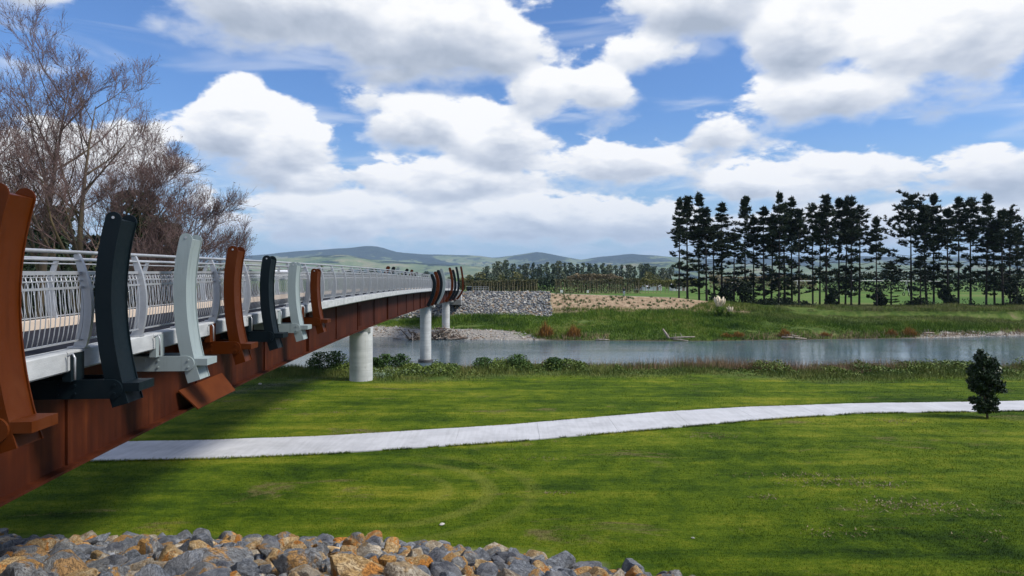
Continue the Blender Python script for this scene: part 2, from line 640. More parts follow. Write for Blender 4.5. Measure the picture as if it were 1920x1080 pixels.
def lawn_colour(n, p):
    """mown lawn: yellow-green with dark clumps, mowing streaks, painted sunlit bands, wheel marks and dry thatch"""
    big = n.noise(p, 0.11, 4, 0.6, 0.5)
    streak = n.noise(n.v('MULTIPLY', p, (0.13, 1.0, 1.0)), 0.85, 5, 0.65, 0.4)
    fine = n.noise(n.v('MULTIPLY', p, (1.0, 1.8, 1.0)), 6.0, 5, 0.75)
    clump = n.noise(p, 1.3, 4, 0.6, 0.3)
    f = n.m('ADD', n.m('MULTIPLY', big, 0.29), n.m('ADD', n.m('MULTIPLY', streak, 0.32), n.m('ADD', n.m('MULTIPLY', fine, 0.20), n.m('MULTIPLY', clump, 0.19))))
    lawn = n.ramp(f, [(0.39, (0.010, 0.027, 0.002)), (0.455, (0.036, 0.070, 0.0025)), (0.515, (0.080, 0.120, 0.004)), (0.585, (0.180, 0.190, 0.016))])  # brightest yellow stop also paints sunlit bands into the lawn colour
    dn = n.noise(n.v('MULTIPLY', p, (0.55, 1.3, 1.0)), 0.40, 7, 0.74, 0.7)
    dry = n.smooth(dn, 0.575, 0.66)
    lawn = n.mix(n.m('MULTIPLY', dry, 0.75), lawn, n.ramp(fine, [(0.35, (0.070, 0.050, 0.018)), (0.65, (0.20, 0.165, 0.075))]))
    # curved wheel marks left by the mower
    xyz = n.sep(p)
    ca = n.v('LENGTH', n.comb(n.m('DIVIDE', n.m('ADD', xyz[0], 4.2), 1.25), n.m('SUBTRACT', xyz[1], 18.6), 0.0))
    wv = n.m('SINE', n.m('MULTIPLY', n.m('ADD', ca, n.m('MULTIPLY', big, 0.5)), 6.5))
    near_ = n.m('MULTIPLY', n.smooth(ca, 1.6, 2.2), n.smooth(ca, 4.4, 3.4))
    right = n.smooth(xyz[0], -4.0, -2.0)
    wm = n.m('MULTIPLY', n.m('MULTIPLY', n.smooth(wv, 0.0, 0.9), near_), n.m('MULTIPLY', right, n.smooth(fine, 0.25, 0.5)))
    lawn = n.mix(n.m('MULTIPLY', wm, 0.34), lawn, (0.20, 0.20, 0.04))
    return lawn, fine, streak


def lawn_blade_mat():
    m, n, b = mat_new('lawn_blades')
    g = n.node('ShaderNodeNewGeometry')
    c, fine, streak = lawn_colour(n, g.outputs['Position'])
    c = n.mix(1.0, c, n.ramp(n.noise(g.outputs['Position'], 40.0, 2, 0.6), [(0.3, (0.62, 0.68, 0.65)), (0.7, (1.5, 1.42, 1.25))]), 'MULTIPLY')
    n.put(b.inputs['Base Color'], c)
    b.inputs['Roughness'].default_value = 0.75
    b.inputs['Specular IOR Level'].default_value = 0.15
    return m


def ground_mat():
    m, n, b = mat_new('ground_cover')
    g = n.node('ShaderNodeNewGeometry')
    p = g.outputs['Position']
    za = n.node('ShaderNodeAttribute', attribute_name='zone')
    zs = n.sep(za.outputs['Vector'])      # x rough, y gravel, z mulch
    zb_ = n.node('ShaderNodeAttribute', attribute_name='zone_b')
    zt = n.sep(zb_.outputs['Vector'])     # x dirt track, y field
    lawn, fine, streak = lawn_colour(n, p)
    # rough grass
    rf = n.noise(p, 0.55, 6, 0.7, 0.5)
    rough = n.ramp(rf, [(0.33, (0.030, 0.058, 0.012)), (0.48, (0.062, 0.100, 0.018)), (0.60, (0.105, 0.135, 0.035)), (0.72, (0.17, 0.15, 0.075))])
    # fields
    ff = n.noise(p, 0.02, 5, 0.6)
    field = n.ramp(ff, [(0.36, (0.055, 0.11, 0.020)), (0.52, (0.085, 0.15, 0.028)), (0.66, (0.14, 0.16, 0.050))])
    gr = n.noise(p, 2.6, 8, 0.8)
    grav = n.ramp(gr, [(0.34, (0.12, 0.105, 0.09)), (0.50, (0.25, 0.23, 0.205)), (0.66, (0.42, 0.39, 0.35))])
    pxyz = n.sep(p)
    mud = n.m('MULTIPLY', n.m('MULTIPLY', n.smooth(pxyz[0], 3.0, 7.0), n.smooth(pxyz[0], 70.0, 62.0)), n.smooth(pxyz[1], 98.0, 102.0))
    mud = n.m('MULTIPLY', mud, n.smooth(pxyz[1], 134.0, 132.0))
    grav = n.mix(mud, grav, n.ramp(gr, [(0.35, (0.040, 0.036, 0.024)), (0.65, (0.10, 0.085, 0.055))]))
    ml = n.noise(p, 1.5, 7, 0.75)
    mulch = n.ramp(ml, [(0.34, (0.16, 0.105, 0.065)), (0.50, (0.30, 0.215, 0.14)), (0.66, (0.42, 0.32, 0.22))])
    dirt = n.ramp(fine, [(0.35, (0.05, 0.042, 0.030)), (0.65, (0.16, 0.15, 0.13))])
    c = n.mix(zt[1], lawn, field)
    c = n.mix(zs[0], c, rough)
    c = n.mix(zs[1], c, grav)
    c = n.mix(zs[2], c, mulch)
    c = n.mix(n.m('MULTIPLY', zt[0], n.smooth(fine, 0.45, 0.55)), c, dirt)
    n.put(b.inputs['Base Color'], c)
    b.inputs['Roughness'].default_value = 0.95
    b.inputs['Specular IOR Level'].default_value = 0.1
    bn = n.node('ShaderNodeBump')
    bn.inputs['Strength'].default_value = 0.9
    bn.inputs['Distance'].default_value = 0.06
    n.put(bn.inputs['Height'], n.m('ADD', n.noise(p, 9.0, 6, 0.8), n.m('MULTIPLY', streak, 0.6)))
    n.t.links.new(bn.outputs[0], b.inputs['Normal'])
    return m


gme = np_mesh('ground', np.stack([GX, GY, GZ], -1).reshape(-1, 3), gf, ground_mat(), True)
ground = tag(link('ground', gme), kind='structure')
fx_, fy_, fz_ = GX.ravel(), GY.ravel(), GZ.ravel()
wobn = fbm(fx_, fy_, 0.3, 3) - 0.5
yef = near_edge(fx_)
ywf = far_shore(fx_)
toef = np.interp(fx_, TOEX, TOEY)
z_rough = np.clip((fy_ + wobn * 3 - (yef - 3.6)) / 1.6, 0, 1) * (fy_ < 160)
z_grav = ((fz_ < -3.85) | ((fy_ > ywf - 1) & (fy_ + wobn * 5 < ywf + np.interp(fx_, [-40, -2, 4, 66, 74], [8, 6, 0.2, 0.2, 1.6])))).astype(float) * (fy_ > 46) * (fy_ < 150)
z_grav = np.maximum(z_grav, np.clip((toef - 0.15 - fy_) / 0.5, 0, 1) * (fx_ < 9))
z_grav = np.maximum(z_grav, ((fx_ < 7.6) & (fy_ > 127.6) & (fy_ < 136.2)).astype(float) * 0.9)
z_grav = np.maximum(z_grav, ((fy_ > 136.4) & (fy_ < 139.2) & (fx_ < 48)).astype(float) * 0.9)
z_mul = ((fx_ > 7.4) & (fx_ < 46) & (fy_ > 130.4 + wobn * 1.0) & (fy_ < 136.3) & (fz_ > -0.45)).astype(float)
z_dirt = np.exp(-((fy_ - (36 + (fx_ + 13.5) * 1.9)) / 0.9) ** 2) * (fx_ < -9.5) * (fx_ > -16)
tr = np.abs(np.hypot((fx_ + 2.2) / 2.2, (fy_ - 18.2) / 1.5) - 1.0)
z_dirt = np.maximum(z_dirt, 0.0 * tr)
z_field = np.clip((fy_ - 142) / 8, 0, 1)
for nm, cols in (('zone', (z_rough * (1 - z_field), z_grav, z_mul)), ('zone_b', (z_dirt, z_field, z_field * 0))):
    a = gme.attributes.new(nm, 'FLOAT_VECTOR', 'POINT')
    a.data.foreach_set('vector', np.stack(cols, -1).astype(np.float32).ravel())


# river
def water_mat():
    m, n, b = mat_new('river_water')
    g = n.node('ShaderNodeNewGeometry')
    p = g.outputs['Position']
    f = n.noise(p, 0.06, 4, 0.6)
    n.put(b.inputs['Base Color'], n.ramp(f, [(0.35, (0.065, 0.105, 0.125)), (0.65, (0.10, 0.145, 0.17))]))
    b.inputs['Roughness'].default_value = 0.10
    b.inputs['IOR'].default_value = 1.33
    bn = n.node('ShaderNodeBump')
    bn.inputs['Strength'].default_value = 1.0
    bn.inputs['Distance'].default_value = 0.045
    w1 = n.noise(n.v('MULTIPLY', p, (0.30, 1.1, 1.0)), 1.3, 5, 0.6, 0.3)
    w2 = n.noise(n.v('MULTIPLY', p, (0.10, 0.35, 1.0)), 0.5, 3, 0.5)
    n.put(bn.inputs['Height'], n.m('MULTIPLY', w1, n.smooth(w2, 0.30, 0.62, 0.35, 1.0)))
    n.t.links.new(bn.outputs[0], b.inputs['Normal'])
    return m


wme = np_mesh('river', [(-700, 46, -4), (700, 46, -4), (700, 200, -4), (-700, 200, -4)], [(0, 1, 2, 3)], water_mat())
tag(link('river', wme), kind='structure')

# ------------------------------------------------------------------ concrete path, slab by slab
FAR = [(-600, 846), (-200, 838), (248, 830), (397, 827.5), (613, 819), (830, 806), (960, 797.5), (1210, 776), (1410, 763), (1610, 756.5), (1800, 754.5), (1925, 752), (2300, 746), (2900, 738)]
NEAR = [(-600, 884), (-200, 877), (180, 868), (397, 863), (613, 852), (830, 838), (960, 829), (1210, 808.5), (1410, 790), (1610, 775.5), (1800, 773), (1925, 771), (2300, 764), (2900, 755)]


def gpt(px, py):
    Y = EYE * 1280 / (py - 522)
    return ((px - 960) / 1280 * Y, Y)


fe = np.array([gpt(*p) for p in FAR])
ne = np.array([gpt(*p) for p in NEAR])
PATH_FAR = lambda x: np.interp(x, fe[:, 0], fe[:, 1])
PATH_NEAR = lambda x: np.interp(x, ne[:, 0], ne[:, 1])


def path_mat():
    m, n, b = mat_new('path_concrete')
    g = n.node('ShaderNodeNewGeometry')
    p = g.outputs['Position']
    oi = n.node('ShaderNodeObjectInfo')
    f = n.noise(p, 0.8, 7, 0.65)
    br = n.noise(n.v('MULTIPLY', p, (9.0, 0.6, 1.0)), 1.0, 3, 0.5)
    f = n.m('ADD', n.m('MULTIPLY', f, 0.7), n.m('MULTIPLY', br, 0.3))
    c = n.ramp(f, [(0.36, (0.34, 0.34, 0.35)), (0.58, (0.47, 0.47, 0.485))])
    c = n.mix(n.m('MULTIPLY', oi.outputs['Random'], 0.25), c, (0.42, 0.42, 0.43))
    n.put(b.inputs['Base Color'], c)
    b.inputs['Roughness'].default_value = 0.85
    return m


M_PATH = path_mat()
path = tag(empty('path'), kind='structure')
xk = np.arange(-44, 52, 3.0)
xk = np.concatenate([xk, 52 + np.cumsum(3.0 + np.arange(12) * 0.6)])
for i in range(len(xk) - 1):
    a, b_ = xk[i] + 0.004, xk[i + 1] - 0.004
    nn = 5
    xx = np.linspace(a, b_, nn)
    lo = [(x, PATH_NEAR(x)) for x in xx]
    hi = [(x, PATH_FAR(x)) for x in xx[::-1]]
    ring = lo + hi
    zt_ = [hz(x, y) for x, y in ring]
    mb = MB()
    mb.prism([(x, y, z - 0.12) for (x, y), z in zip(ring, zt_)], [(x, y, z + 0.035) for (x, y), z in zip(ring, zt_)])
    mb.build('slab', M_PATH, path)

# ------------------------------------------------------------------ hills
def hill_mat():
    m, n, b = mat_new('hill_cover')
    g = n.node('ShaderNodeNewGeometry')
    p = g.outputs['Position']
    f = n.noise(p, 0.0016, 6, 0.62, 0.5)
    f2 = n.noise(p, 0.012, 6, 0.75)
    past = n.ramp(n.noise(p, 0.004, 5, 0.6), [(0.35, (0.09, 0.135, 0.060)), (0.55, (0.165, 0.195, 0.090)), (0.68, (0.27, 0.24, 0.15))])
    wood = n.ramp(f2, [(0.35, (0.014, 0.028, 0.020)), (0.65, (0.036, 0.056, 0.034))])
    ge = n.sep(p)
    hgt = n.smooth(ge[2], 110.0, 420.0, -0.03, 0.11)
    k = n.m('ADD', n.m('ADD', n.m('MULTIPLY', f, 0.8), n.m('MULTIPLY', f2, 0.2)), hgt)
    c = n.mix(n.smooth(k, 0.487, 0.507), past, wood)
    n.put(b.inputs['Base Color'], c)
    b.inputs['Roughness'].default_value = 1.0
    b.inputs['Specular IOR Level'].default_value = 0.0
    bn = n.node('ShaderNodeBump')
    bn.inputs['Strength'].default_value = 1.0
    bn.inputs['Distance'].default_value = 30.0
    n.put(bn.inputs['Height'], n.noise(p, 0.009, 6, 0.65))
    n.t.links.new(bn.outputs[0], b.inputs['Normal'])
    return m


M_HILL = hill_mat()


def hill_range(Yr, depth, prof, seed, amp):
    px = np.linspace(-900, 2900, 320)
    pv = np.interp(px, [p[0] for p in prof], [p[1] for p in prof])
    pv = pv + (fbm(px + seed * 31, px * 0 + seed, 0.02, 4) - 0.5) * 5.0
    hh = (522 - pv) / 1280 * Yr + EYE
    rows = []
    ts = np.linspace(-1, 1, 44)
    for t in ts:
        Y = Yr + t * depth
        X = (px - 960) / 1280 * Yr * (1 + 0.25 * t)
        prof_t = np.where(t <= 0, ss(1 + t) ** 1.1, ss(1 - t))
        gul = (fbm(X + seed * 900, Y + 0 * X, 1 / 620.0, 4) - 0.5) * 2
        ridg = 1 - np.abs(gul) * amp * (1 - np.exp(-((t) / 0.35) ** 2))
        rows.append(np.stack([X, Y + 0 * X, hh * prof_t * ridg - 3.0 * abs(t)], -1))
    V = np.array(rows)
    k, w = V.shape[:2]
    ii = np.arange(k * w).reshape(k, w)
    F = np.stack([ii[:-1, :-1], ii[:-1, 1:], ii[1:, 1:], ii[1:, :-1]], -1).reshape(-1, 4)
    return np_mesh('hills', V.reshape(-1, 3), F, M_HILL, True)


PROF1 = [(-900, 478), (0, 480), (400, 486), (480, 479), (560, 470), (640, 466), (690, 461), (712, 462), (745, 472), (800, 477), (880, 478), (930, 483), (1005, 473), (1060, 481), (1090, 487), (1130, 482), (1180, 475), (1250, 480), (1330, 486), (1500, 482), (1900, 480), (2900, 478)]
PROF2 = [(-900, 500), (400, 494), (480, 488), (560, 482), (640, 477), (700, 486), (800, 494), (880, 497), (960, 505), (1100, 503), (1180, 492), (1260, 490), (1330, 500), (1500, 498), (1640, 492), (1750, 500), (1920, 496), (2900, 500)]
tag(link('hills', hill_range(9500, 2600, PROF1, 1, 0.9)), kind='structure')
tag(link('hills', hill_range(6000, 1600, PROF2, 2, 1.1)), kind='structure')

# ------------------------------------------------------------------ the footbridge
KD = np.array([-4, 4, 8.7, 13.2, 25, 45, 71, 98, 130])
KXV = np.array([-4.45, -5.52, -6.08, -6.46, -7.05, -7.68, -8.38, -9.05, -9.85])
KZV = np.array([4.30, 4.44, 4.52, 4.584, 4.67, 4.67, 4.52, 4.08, 3.42])
_A = lambda d: np.stack([np.ones_like(d), d, d ** 2, np.exp(-d / 10.0), np.exp(-d / 30.0)], -1)
_cx = np.linalg.lstsq(_A(KD.astype(float)), KXV, rcond=None)[0]
_cz = np.polyfit(KD, KZV, 4)


def kx(d):
    return float(_A(np.array([float(d)])) @ _cx)


def kz(d):
    return float(np.polyval(_cz, d))


def frame(d):
    e = 0.25
    t = Vector((kx(d + e) - kx(d - e), 2 * e, 0)).normalized()
    return Vector((kx(d), d, kz(d))), t, Vector((t.y, -t.x, 0))


def bp(d, u, w, s=0.0):
    """point on the bridge: d along, u to the right of the outer kerb face, w above kerb underside, s local offset along"""
    o, t, r = frame(d)
    return o + r * u + t * s + Vector((0, 0, w))


def sweep(profile, d0, d1, step=2.5):
    n = max(1, int(math.ceil((d1 - d0) / step)))
    return MB().loft([[bp(d0 + (d1 - d0) * i / n, u, w) for (u, w) in profile] for i in range(n + 1)])


D0, D1 = -3.0, 128.0
bridge = tag(empty('footbridge', (0, 0, 0)), 'long footbridge on round concrete piers with rust-brown girder and curved painted ribs', 'footbridge')
WID = 3.55
rect = lambda u0, u1, w0, w1: [(u0, w0), (u1, w0), (u1, w1), (u0, w1)]
sweep(rect(-WID + 0.27, -0.272, 0.0, 0.165), D0, D1).build('deck', M_ASPH, bridge)
sweep(rect(-WID + 0.30, -0.30, -0.10, -0.003), D0, D1).build('deck_soffit', M_SLAB, bridge)
# precast kerb units
RIBD = [7.40, 9.90, 12.55, 15.10, 17.65, 20.25, 22.90]
kd = [D0] + [d - 0.5 for d in RIBD]
while kd[-1] < D1 - 3:
    kd.append(kd[-1] + 2.6)
kd.append(D1)
for a, b_ in zip(kd[:-1], kd[1:]):
    sweep([(-0.268, -0.02), (-0.02, -0.02), (0.0, 0.0), (0.0, 0.245), (-0.015, 0.26), (-0.268, 0.26)], a + 0.008, b_ - 0.008, 1.3).build('kerb_unit', M_CONC, bridge)
for a, b_ in zip(kd[:-1:2], kd[2::2]):
    sweep(rect(-WID, -WID + 0.268, -0.02, 0.345), a + 0.008, b_ - 0.008, 1.3).build('inner_kerb', M_CONC_SUNLIT, bridge)
# I-girders
GD = 1.70
for ug, nm in ((-0.76, 'girder'), (-2.80, 'girder')):
    prof = [(ug - 0.17, -GD), (ug + 0.17, -GD), (ug + 0.17, -GD + 0.045), (ug + 0.013, -GD + 0.045), (ug + 0.013, -0.16), (ug + 0.15, -0.16),
            (ug + 0.15, -0.105), (ug - 0.15, -0.105), (ug - 0.15, -0.16), (ug - 0.013, -0.16), (ug - 0.013, -GD + 0.045), (ug - 0.17, -GD + 0.045)]
    g = sweep(prof, D0, D1).build('girder', M_CORTEN, bridge)
    if ug > -1:
        d = 5.6
        k = 0
        while d < D1 - 1:
            wdt = 0.06 if k % 4 else 0.12
            mb = MB()
            pts = []
            for s in (-0.012, 0.012):
                pts.append([bp(d, ug + 0.012, -GD + 0.043, s), bp(d, ug + wdt, -GD + 0.043, s), bp(d, ug + wdt, -0.158, s), bp(d, ug + 0.012, -0.158, s)])
            mb.prism(pts[0], pts[1])
            mb.build('stiffener', M_CORTEN, g)
            d += 5.1
            k += 1
# bolted splice plates on the web over the piers
for d in (36.6, 41.0, 78.0, 82.5):
    mb = MB()
    for s0 in (0.0, 0.25, 0.5):
        pts = [[bp(d, -0.76 + q, w, s) for (s, w) in ((s0, -1.45), (s0 + 0.16, -1.45), (s0 + 0.16, -0.35), (s0, -0.35))] for q in (0.012, 0.05)]
        m2 = MB().prism(pts[0], pts[1])
        m2.build('splice_plate', M_CORTEN, bridge)
# sloping cover plate on the near girder
cp = []
for q in (0.0, 0.02):
    cp.append([bp(14.75, -0.70 + q, -1.22 + q), bp(17.30, -0.70 + q, -1.22 + q), bp(17.30, -0.36 + q, -1.66 + q), bp(14.95, -0.36 + q, -1.66 + q)])
MB().prism(cp[0], cp[1]).build('cover_plate', mat_simple('cover_steel', (0.100, 0.025, 0.005), (0.075, 0.017, 0.0035), 2.0, 0.7, spec=0.12), bridge)
# piers
for (px, Y, zbase) in ((677, 38.9, -0.4), (798, 80.0, -5.2), (836, 115.0, -4.6)):
    X = (px - 960) / 1280 * Y
    top = kz(Y) - GD - 0.25
    rings = []
    for z, r in ((zbase, 0.65), (top - 0.02, 0.65), (top, 0.63)):
        rings.append([(X + r * math.cos(k * math.pi / 20), Y + r * math.sin(k * math.pi / 20), z) for k in range(40)])
    pr = MB().loft(rings).build('pier', M_PIER, bridge, True, 40)
    o, t, r = frame(Y)
    cbm = MB()
    c = bp(Y, -WID / 2, 0)
    pts = []
    for w in (-GD - 0.25, -GD - 0.003):
        pts.append([bp(Y, u, w, s) for (u, s) in ((-3.15, -0.42), (-0.45, -0.42), (-0.45, 0.42), (-3.15, 0.42))])
    cbm.prism(pts[0], pts[1]).build('crosshead', M_PIER, pr)
    if Y == 80.0:
        rg = [[(X + q * math.cos(k * math.pi / 16), Y + q * math.sin(k * math.pi / 16), z) for k in range(32)] for z, q in ((-5.2, 0.9), (-3.72, 0.9), (-3.66, 0.84))]
        MB().loft(rg).build('footing', mat_simple('wet_concrete', (0.06, 0.06, 0.06), None, 2, 0.5), pr, True, 40)
# far and near abutment blocks
for (d0, d1, wb) in ((D1 - 0.6, D1 + 4.2, -2.6), (D0 - 2.0, D0 + 0.6, -3.0)):
    pts = [[bp(d, u, w) for (d, u) in ((d0, -WID - 0.25), (d0, 0.25), (d1, 0.25), (d1, -WID - 0.25))] for w in (wb, -GD - 0.004)]
    MB().prism(pts[0], pts[1]).build('abutment', M_SLAB, bridge)
    dd0, dd1 = (D1 + 0.02, d1) if d0 > 50 else (d0, D0 - 0.02)
    pts = [[bp(d, u, w) for (d, u) in ((dd0, -WID - 0.25), (dd0, 0.25), (dd1, 0.25), (dd1, -WID - 0.25))] for w in (-GD, 0.16)]
    MB().prism(pts[0], pts[1]).build('approach_slab', M_CONC, bridge)


# ---- railing
def rail_u(w):
    q = (w - 0.26) / 1.34
    return 0.075 - 0.50 * (q - 0.42) ** 2


def post_mesh():
    ring = []
    ws = np.linspace(0.262, 1.60, 15)
    wid = lambda w: np.interp((w - 0.26) / 1.34, [0, 0.4, 1.0], [0.175, 0.155, 0.085])
    outer = [(rail_u(w), w) for w in ws]
    inner = [(rail_u(w) - wid(w), w) for w in ws[::-1]]
    tipu = rail_u(1.60) - 0.045
    ring = outer + [(tipu + 0.03, 1.625), (tipu - 0.02, 1.622)] + inner
    a = [(u, -0.03, w) for u, w in ring]
    b = [(u, 0.03, w) for u, w in ring]
    mb = MB().prism(a, b)
    mb.box(-0.24, 0.0, -0.075, 0.075, 0.262, 0.285)
    return mb.mesh('post', M_GALV)


POST = post_mesh()


def bal_mesh():
    ws = np.linspace(0.385, 1.33, 8)
    return MB().tube([(rail_u(w) - 0.085, 0, w) for w in ws], 0.0072, 5).mesh('baluster', M_GALV, True)


BAL = bal_mesh()
PD = [6.45, 8.17, 9.90, 11.63, 13.36, 15.10]
while PD[-1] < D1 - 2.2:
    PD.append(PD[-1] + 2.06)
PD = [1.3, 3.0, 4.73] + PD


def place(name, mesh, d, side, parent):
    o, t, r = frame(d)
    ang = math.atan2(t.y, t.x) - math.pi / 2
    ob = link(name, mesh, parent)
    if side > 0:
        ob.location = o
        ob.rotation_euler = (0, 0, ang)
    else:
        ob.location = o - r * WID + Vector((0, 0, 0.0))
        ob.rotation_euler = (0, 0, ang + math.pi)
    return ob


def side_u(side, u):
    return u if side > 0 else -WID - u


bal_rest = []
nb_ = 0
for side in (1, -1):
    cnt = 0
    for i, d in enumerate(PD):
        place('post', POST, d, side, bridge)
    # two continuous tubes
    for (w, r_) in ((1.645, 0.027), (1.53, 0.017)):
        uu = rail_u(min(w, 1.6)) - (0.045 if w > 1.6 else 0.03)
        ds = np.arange(PD[0], PD[-1] + 0.1, 1.7)
        MB().tube([bp(x, side_u(side, uu), w) for x in ds], r_, 8).build('handrail' if w > 1.6 else 'mid_rail', M_GALV, bridge, True)
    for i in range(len(PD) - 1):
        a, b_ = PD[i] + 0.035, PD[i + 1] - 0.035
        mb = MB()
        panel = None
        for (w, hh, tt) in ((1.345, 0.022, 0.03), (1.235, 0.008, 0.012), (1.14, 0.016, 0.012), (0.385, 0.012, 0.015)):
            uu = rail_u(w) - 0.085
            m2 = sweep([(side_u(side, uu - tt), w - hh), (side_u(side, uu + tt), w - hh), (side_u(side, uu + tt), w + hh), (side_u(side, uu - tt), w + hh)], a, b_, 3)
            if panel is None:
                panel = m2.build('railing_panel', M_GALV, bridge)
            else:
                m2.build('rail_bar', M_GALV, panel)
        n = max(8, int(round((b_ - a) / 0.112)))
        for k in range(n):
            d = a + (k + 0.5) * (b_ - a) / n
            if d > 6.2 and cnt < 150:
                place('baluster', BAL, d, side, panel)
                cnt += 1
            elif d > 6.2:
                bal_rest.append((d, side))
# the remaining balusters, too fine to tell apart
tv = np.array([v.co[:] for v in BAL.vertices])
tf = [tuple(p.vertices) for p in BAL.polygons if len(p.vertices) == 4]
ws4 = np.linspace(0.385, 1.33, 5)
prof4 = np.array([[rail_u(w) - 0.085, 0, w] for w in ws4])
V, F = [], []
for (d, side) in bal_rest:
    o, t, r = frame(d)
    base = len(V)
    for p in prof4:
        u = side_u(side, p[0])
        c = o + r * u + Vector((0, 0, p[2]))
        V += [c + t * 0.0072 + r * 0.0072, c - t * 0.0072 + r * 0.0072, c - r * 0.0085]
    for k in range(len(prof4) - 1):
        for j in range(3):
            j2 = (j + 1) % 3
            F.append((base + k * 3 + j, base + k * 3 + j2, base + (k + 1) * 3 + j2, base + (k + 1) * 3 + j))
tag(link('baluster_rows', np_mesh('baluster_rows', [tuple(v) for v in V], F, M_GALV), bridge), kind='stuff')


# ---- painted ribs
def rib(d, side, ztop, zbot, cfun, width, t, mat, arm=True, inset=0.018):
    """cfun(z) -> outer edge u (measured outward); side plates with round heads, body between, arm and ledge block"""
    o, tn, r = frame(d)
    kzv = o.z

    def pt(u, z, s):
        base = o + r * (u if side > 0 else -WID - u) + tn * s
        return Vector((base.x, base.y, z))
    n = 15
    zs_ = np.linspace(zbot, ztop - width * 0.5, n)

    def nrm(z):
        du = (cfun(z + 0.02) - cfun(z - 0.02)) / 0.04
        l = math.hypot(1, du)
        return (1 / l, -du / l)        # outward normal (u, z)
    outer, inner = [], []
    for z in zs_:
        nu, nz = nrm(z)
        outer.append((cfun(z), z))
        inner.append((cfun(z) - nu * width, z - nz * width))
    zc = zs_[-1]
    nu, nz = nrm(zc)
    cu, cz_ = cfun(zc) - nu * width / 2, zc - nz * width / 2
    tu, tz = -nz, nu
    head = []
    for k in range(1, 10):
        a = math.pi * k / 10
        head.append((cu + nu * width / 2 * math.cos(a) + tu * width / 2 * math.sin(a), cz_ + nz * width / 2 * math.cos(a) + tz * width / 2 * math.sin(a)))
    ring = outer + head + inner[::-1]
    # body
    rings = []
    zb2 = np.linspace(zbot, ztop - width * 0.42, n)
    for z in zb2:
        nu, nz = nrm(z)
        a = (cfun(z) - nu * inset, z - nz * inset)
        b = (cfun(z) - nu * (width - inset), z - nz * (width - inset))
        rings.append([pt(a[0], a[1], -t / 2), pt(a[0], a[1], t / 2), pt(b[0], b[1], t / 2), pt(b[0], b[1], -t / 2)])
    body = MB().loft(rings).build('rib', mat, bridge, True, 25)
    pl = 0.022
    for s in (-t / 2 - pl, t / 2 + 0.001):
        MB().prism([pt(u, z, s) for u, z in ring], [pt(u, z, s + pl - 0.001) for u, z in ring]).build('side_plate', mat, body, True, 35)
    if arm:
        zc = kzv - 0.30
        hh = 0.135
        ue = cfun(zc) - 0.01
        rg = [(-0.74, zc - hh), (ue - hh, zc - hh)] + [(ue - hh + hh * math.cos(a), zc + hh * math.sin(a)) for a in np.linspace(-1.4, 1.4, 9)] + [(ue - hh, zc + hh), (-0.74, zc + hh)]
        for s0 in (-t / 2 - 0.058, t / 2 + 0.024):
            MB().prism([pt(u, z, s0) for u, z in rg], [pt(u, z, s0 + 0.034) for u, z in rg]).build('support_arm', mat, body, True, 35)
        MB().prism([pt(u, z, -t / 2 - 0.02) for u, z in rect(-0.72, cfun(zc) - width - 0.01, zc - hh + 0.02, zc + hh - 0.05)],
                   [pt(u, z, t / 2 + 0.02) for u, z in rect(-0.72, cfun(zc) - width - 0.01, zc - hh + 0.02, zc + hh - 0.05)]).build('cross_plate', mat, body)
        zl = zc + 0.015
        b0 = cfun(zl) - 0.03
        MB().prism([pt(u, z, -t / 2 - 0.02) for u, z in rect(b0, b0 + 0.24, zl - 0.055, zl + 0.065)],
                   [pt(u, z, t / 2 + 0.03) for u, z in rect(b0, b0 + 0.24, zl - 0.055, zl + 0.065)]).build('ledge_block', mat, body)
        br = rect(-0.10, 0.012, kzv - 0.165, kzv + 0.225)
        MB().prism([pt(u, z, -t / 2 - 0.22) for u, z in br], [pt(u, z, -t / 2 + 0.12) for u, z in br]).build('bracket', mat, body)
        for (bu, bz) in ((ue - 0.10, zc + 0.06), (ue - 0.10, zc - 0.06), (-0.02, zc + 0.06), (-0.02, zc - 0.06), (-0.25, zc + 0.06), (-0.25, zc - 0.06)):
            c0, c1 = pt(bu, bz, -t / 2 - 0.0575), pt(bu, bz, -t / 2 - 0.076)
            MB().tube([c0, c1], 0.019, 6).build('bolt', mat, body)
        MB().tube([pt(cu, cz_ + 0.03, -t / 2 - 0.0215), pt(cu, cz_ + 0.03, -t / 2 - 0.032)], 0.02, 8).build('head_bolt', M_GALV, body)
        # small bent drain pipe beside the rib
        MB().tube([pt(0.03, kzv + 0.20, -t / 2 - 0.34), pt(0.10, kzv + 0.24, -t / 2 - 0.34), pt(0.13, kzv + 0.18, -t / 2 - 0.34), pt(0.13, kzv - 0.12, -t / 2 - 0.34)], 0.014, 6).build('drain_pipe', M_GALV, body, True)
    return body


TOPS = [0.965, 0.90, 0.775, 0.67, 0.55, 0.443, 0.30]
BOTS = [-1.80, -1.775, -1.83, -1.82, -1.79, -1.80, -1.79]
SEQ = [M_RED, M_DARK, M_PALE]
for i, d in enumerate(RIBD):
    zm = EYE - 0.24
    rib(d, 1, EYE + TOPS[i] + 0.02, EYE + BOTS[i], lambda z, zm=zm: 0.45 + (0.125 if z > zm else 0.098) * (z - zm) ** 2, 0.225, 0.44, SEQ[i % 3])


def bowl(kzv, ztop, zbot, bulge, ubot, utop):
    zc = kzv + 0.75

    def f(z):
        if z < zc:
            q = (zc - z) / (zc - zbot)
            return bulge - (bulge - ubot) * q ** 2.0
        q = (z - zc) / (ztop - zc)
        return bulge - (bulge - utop) * q ** 2.0
    return f


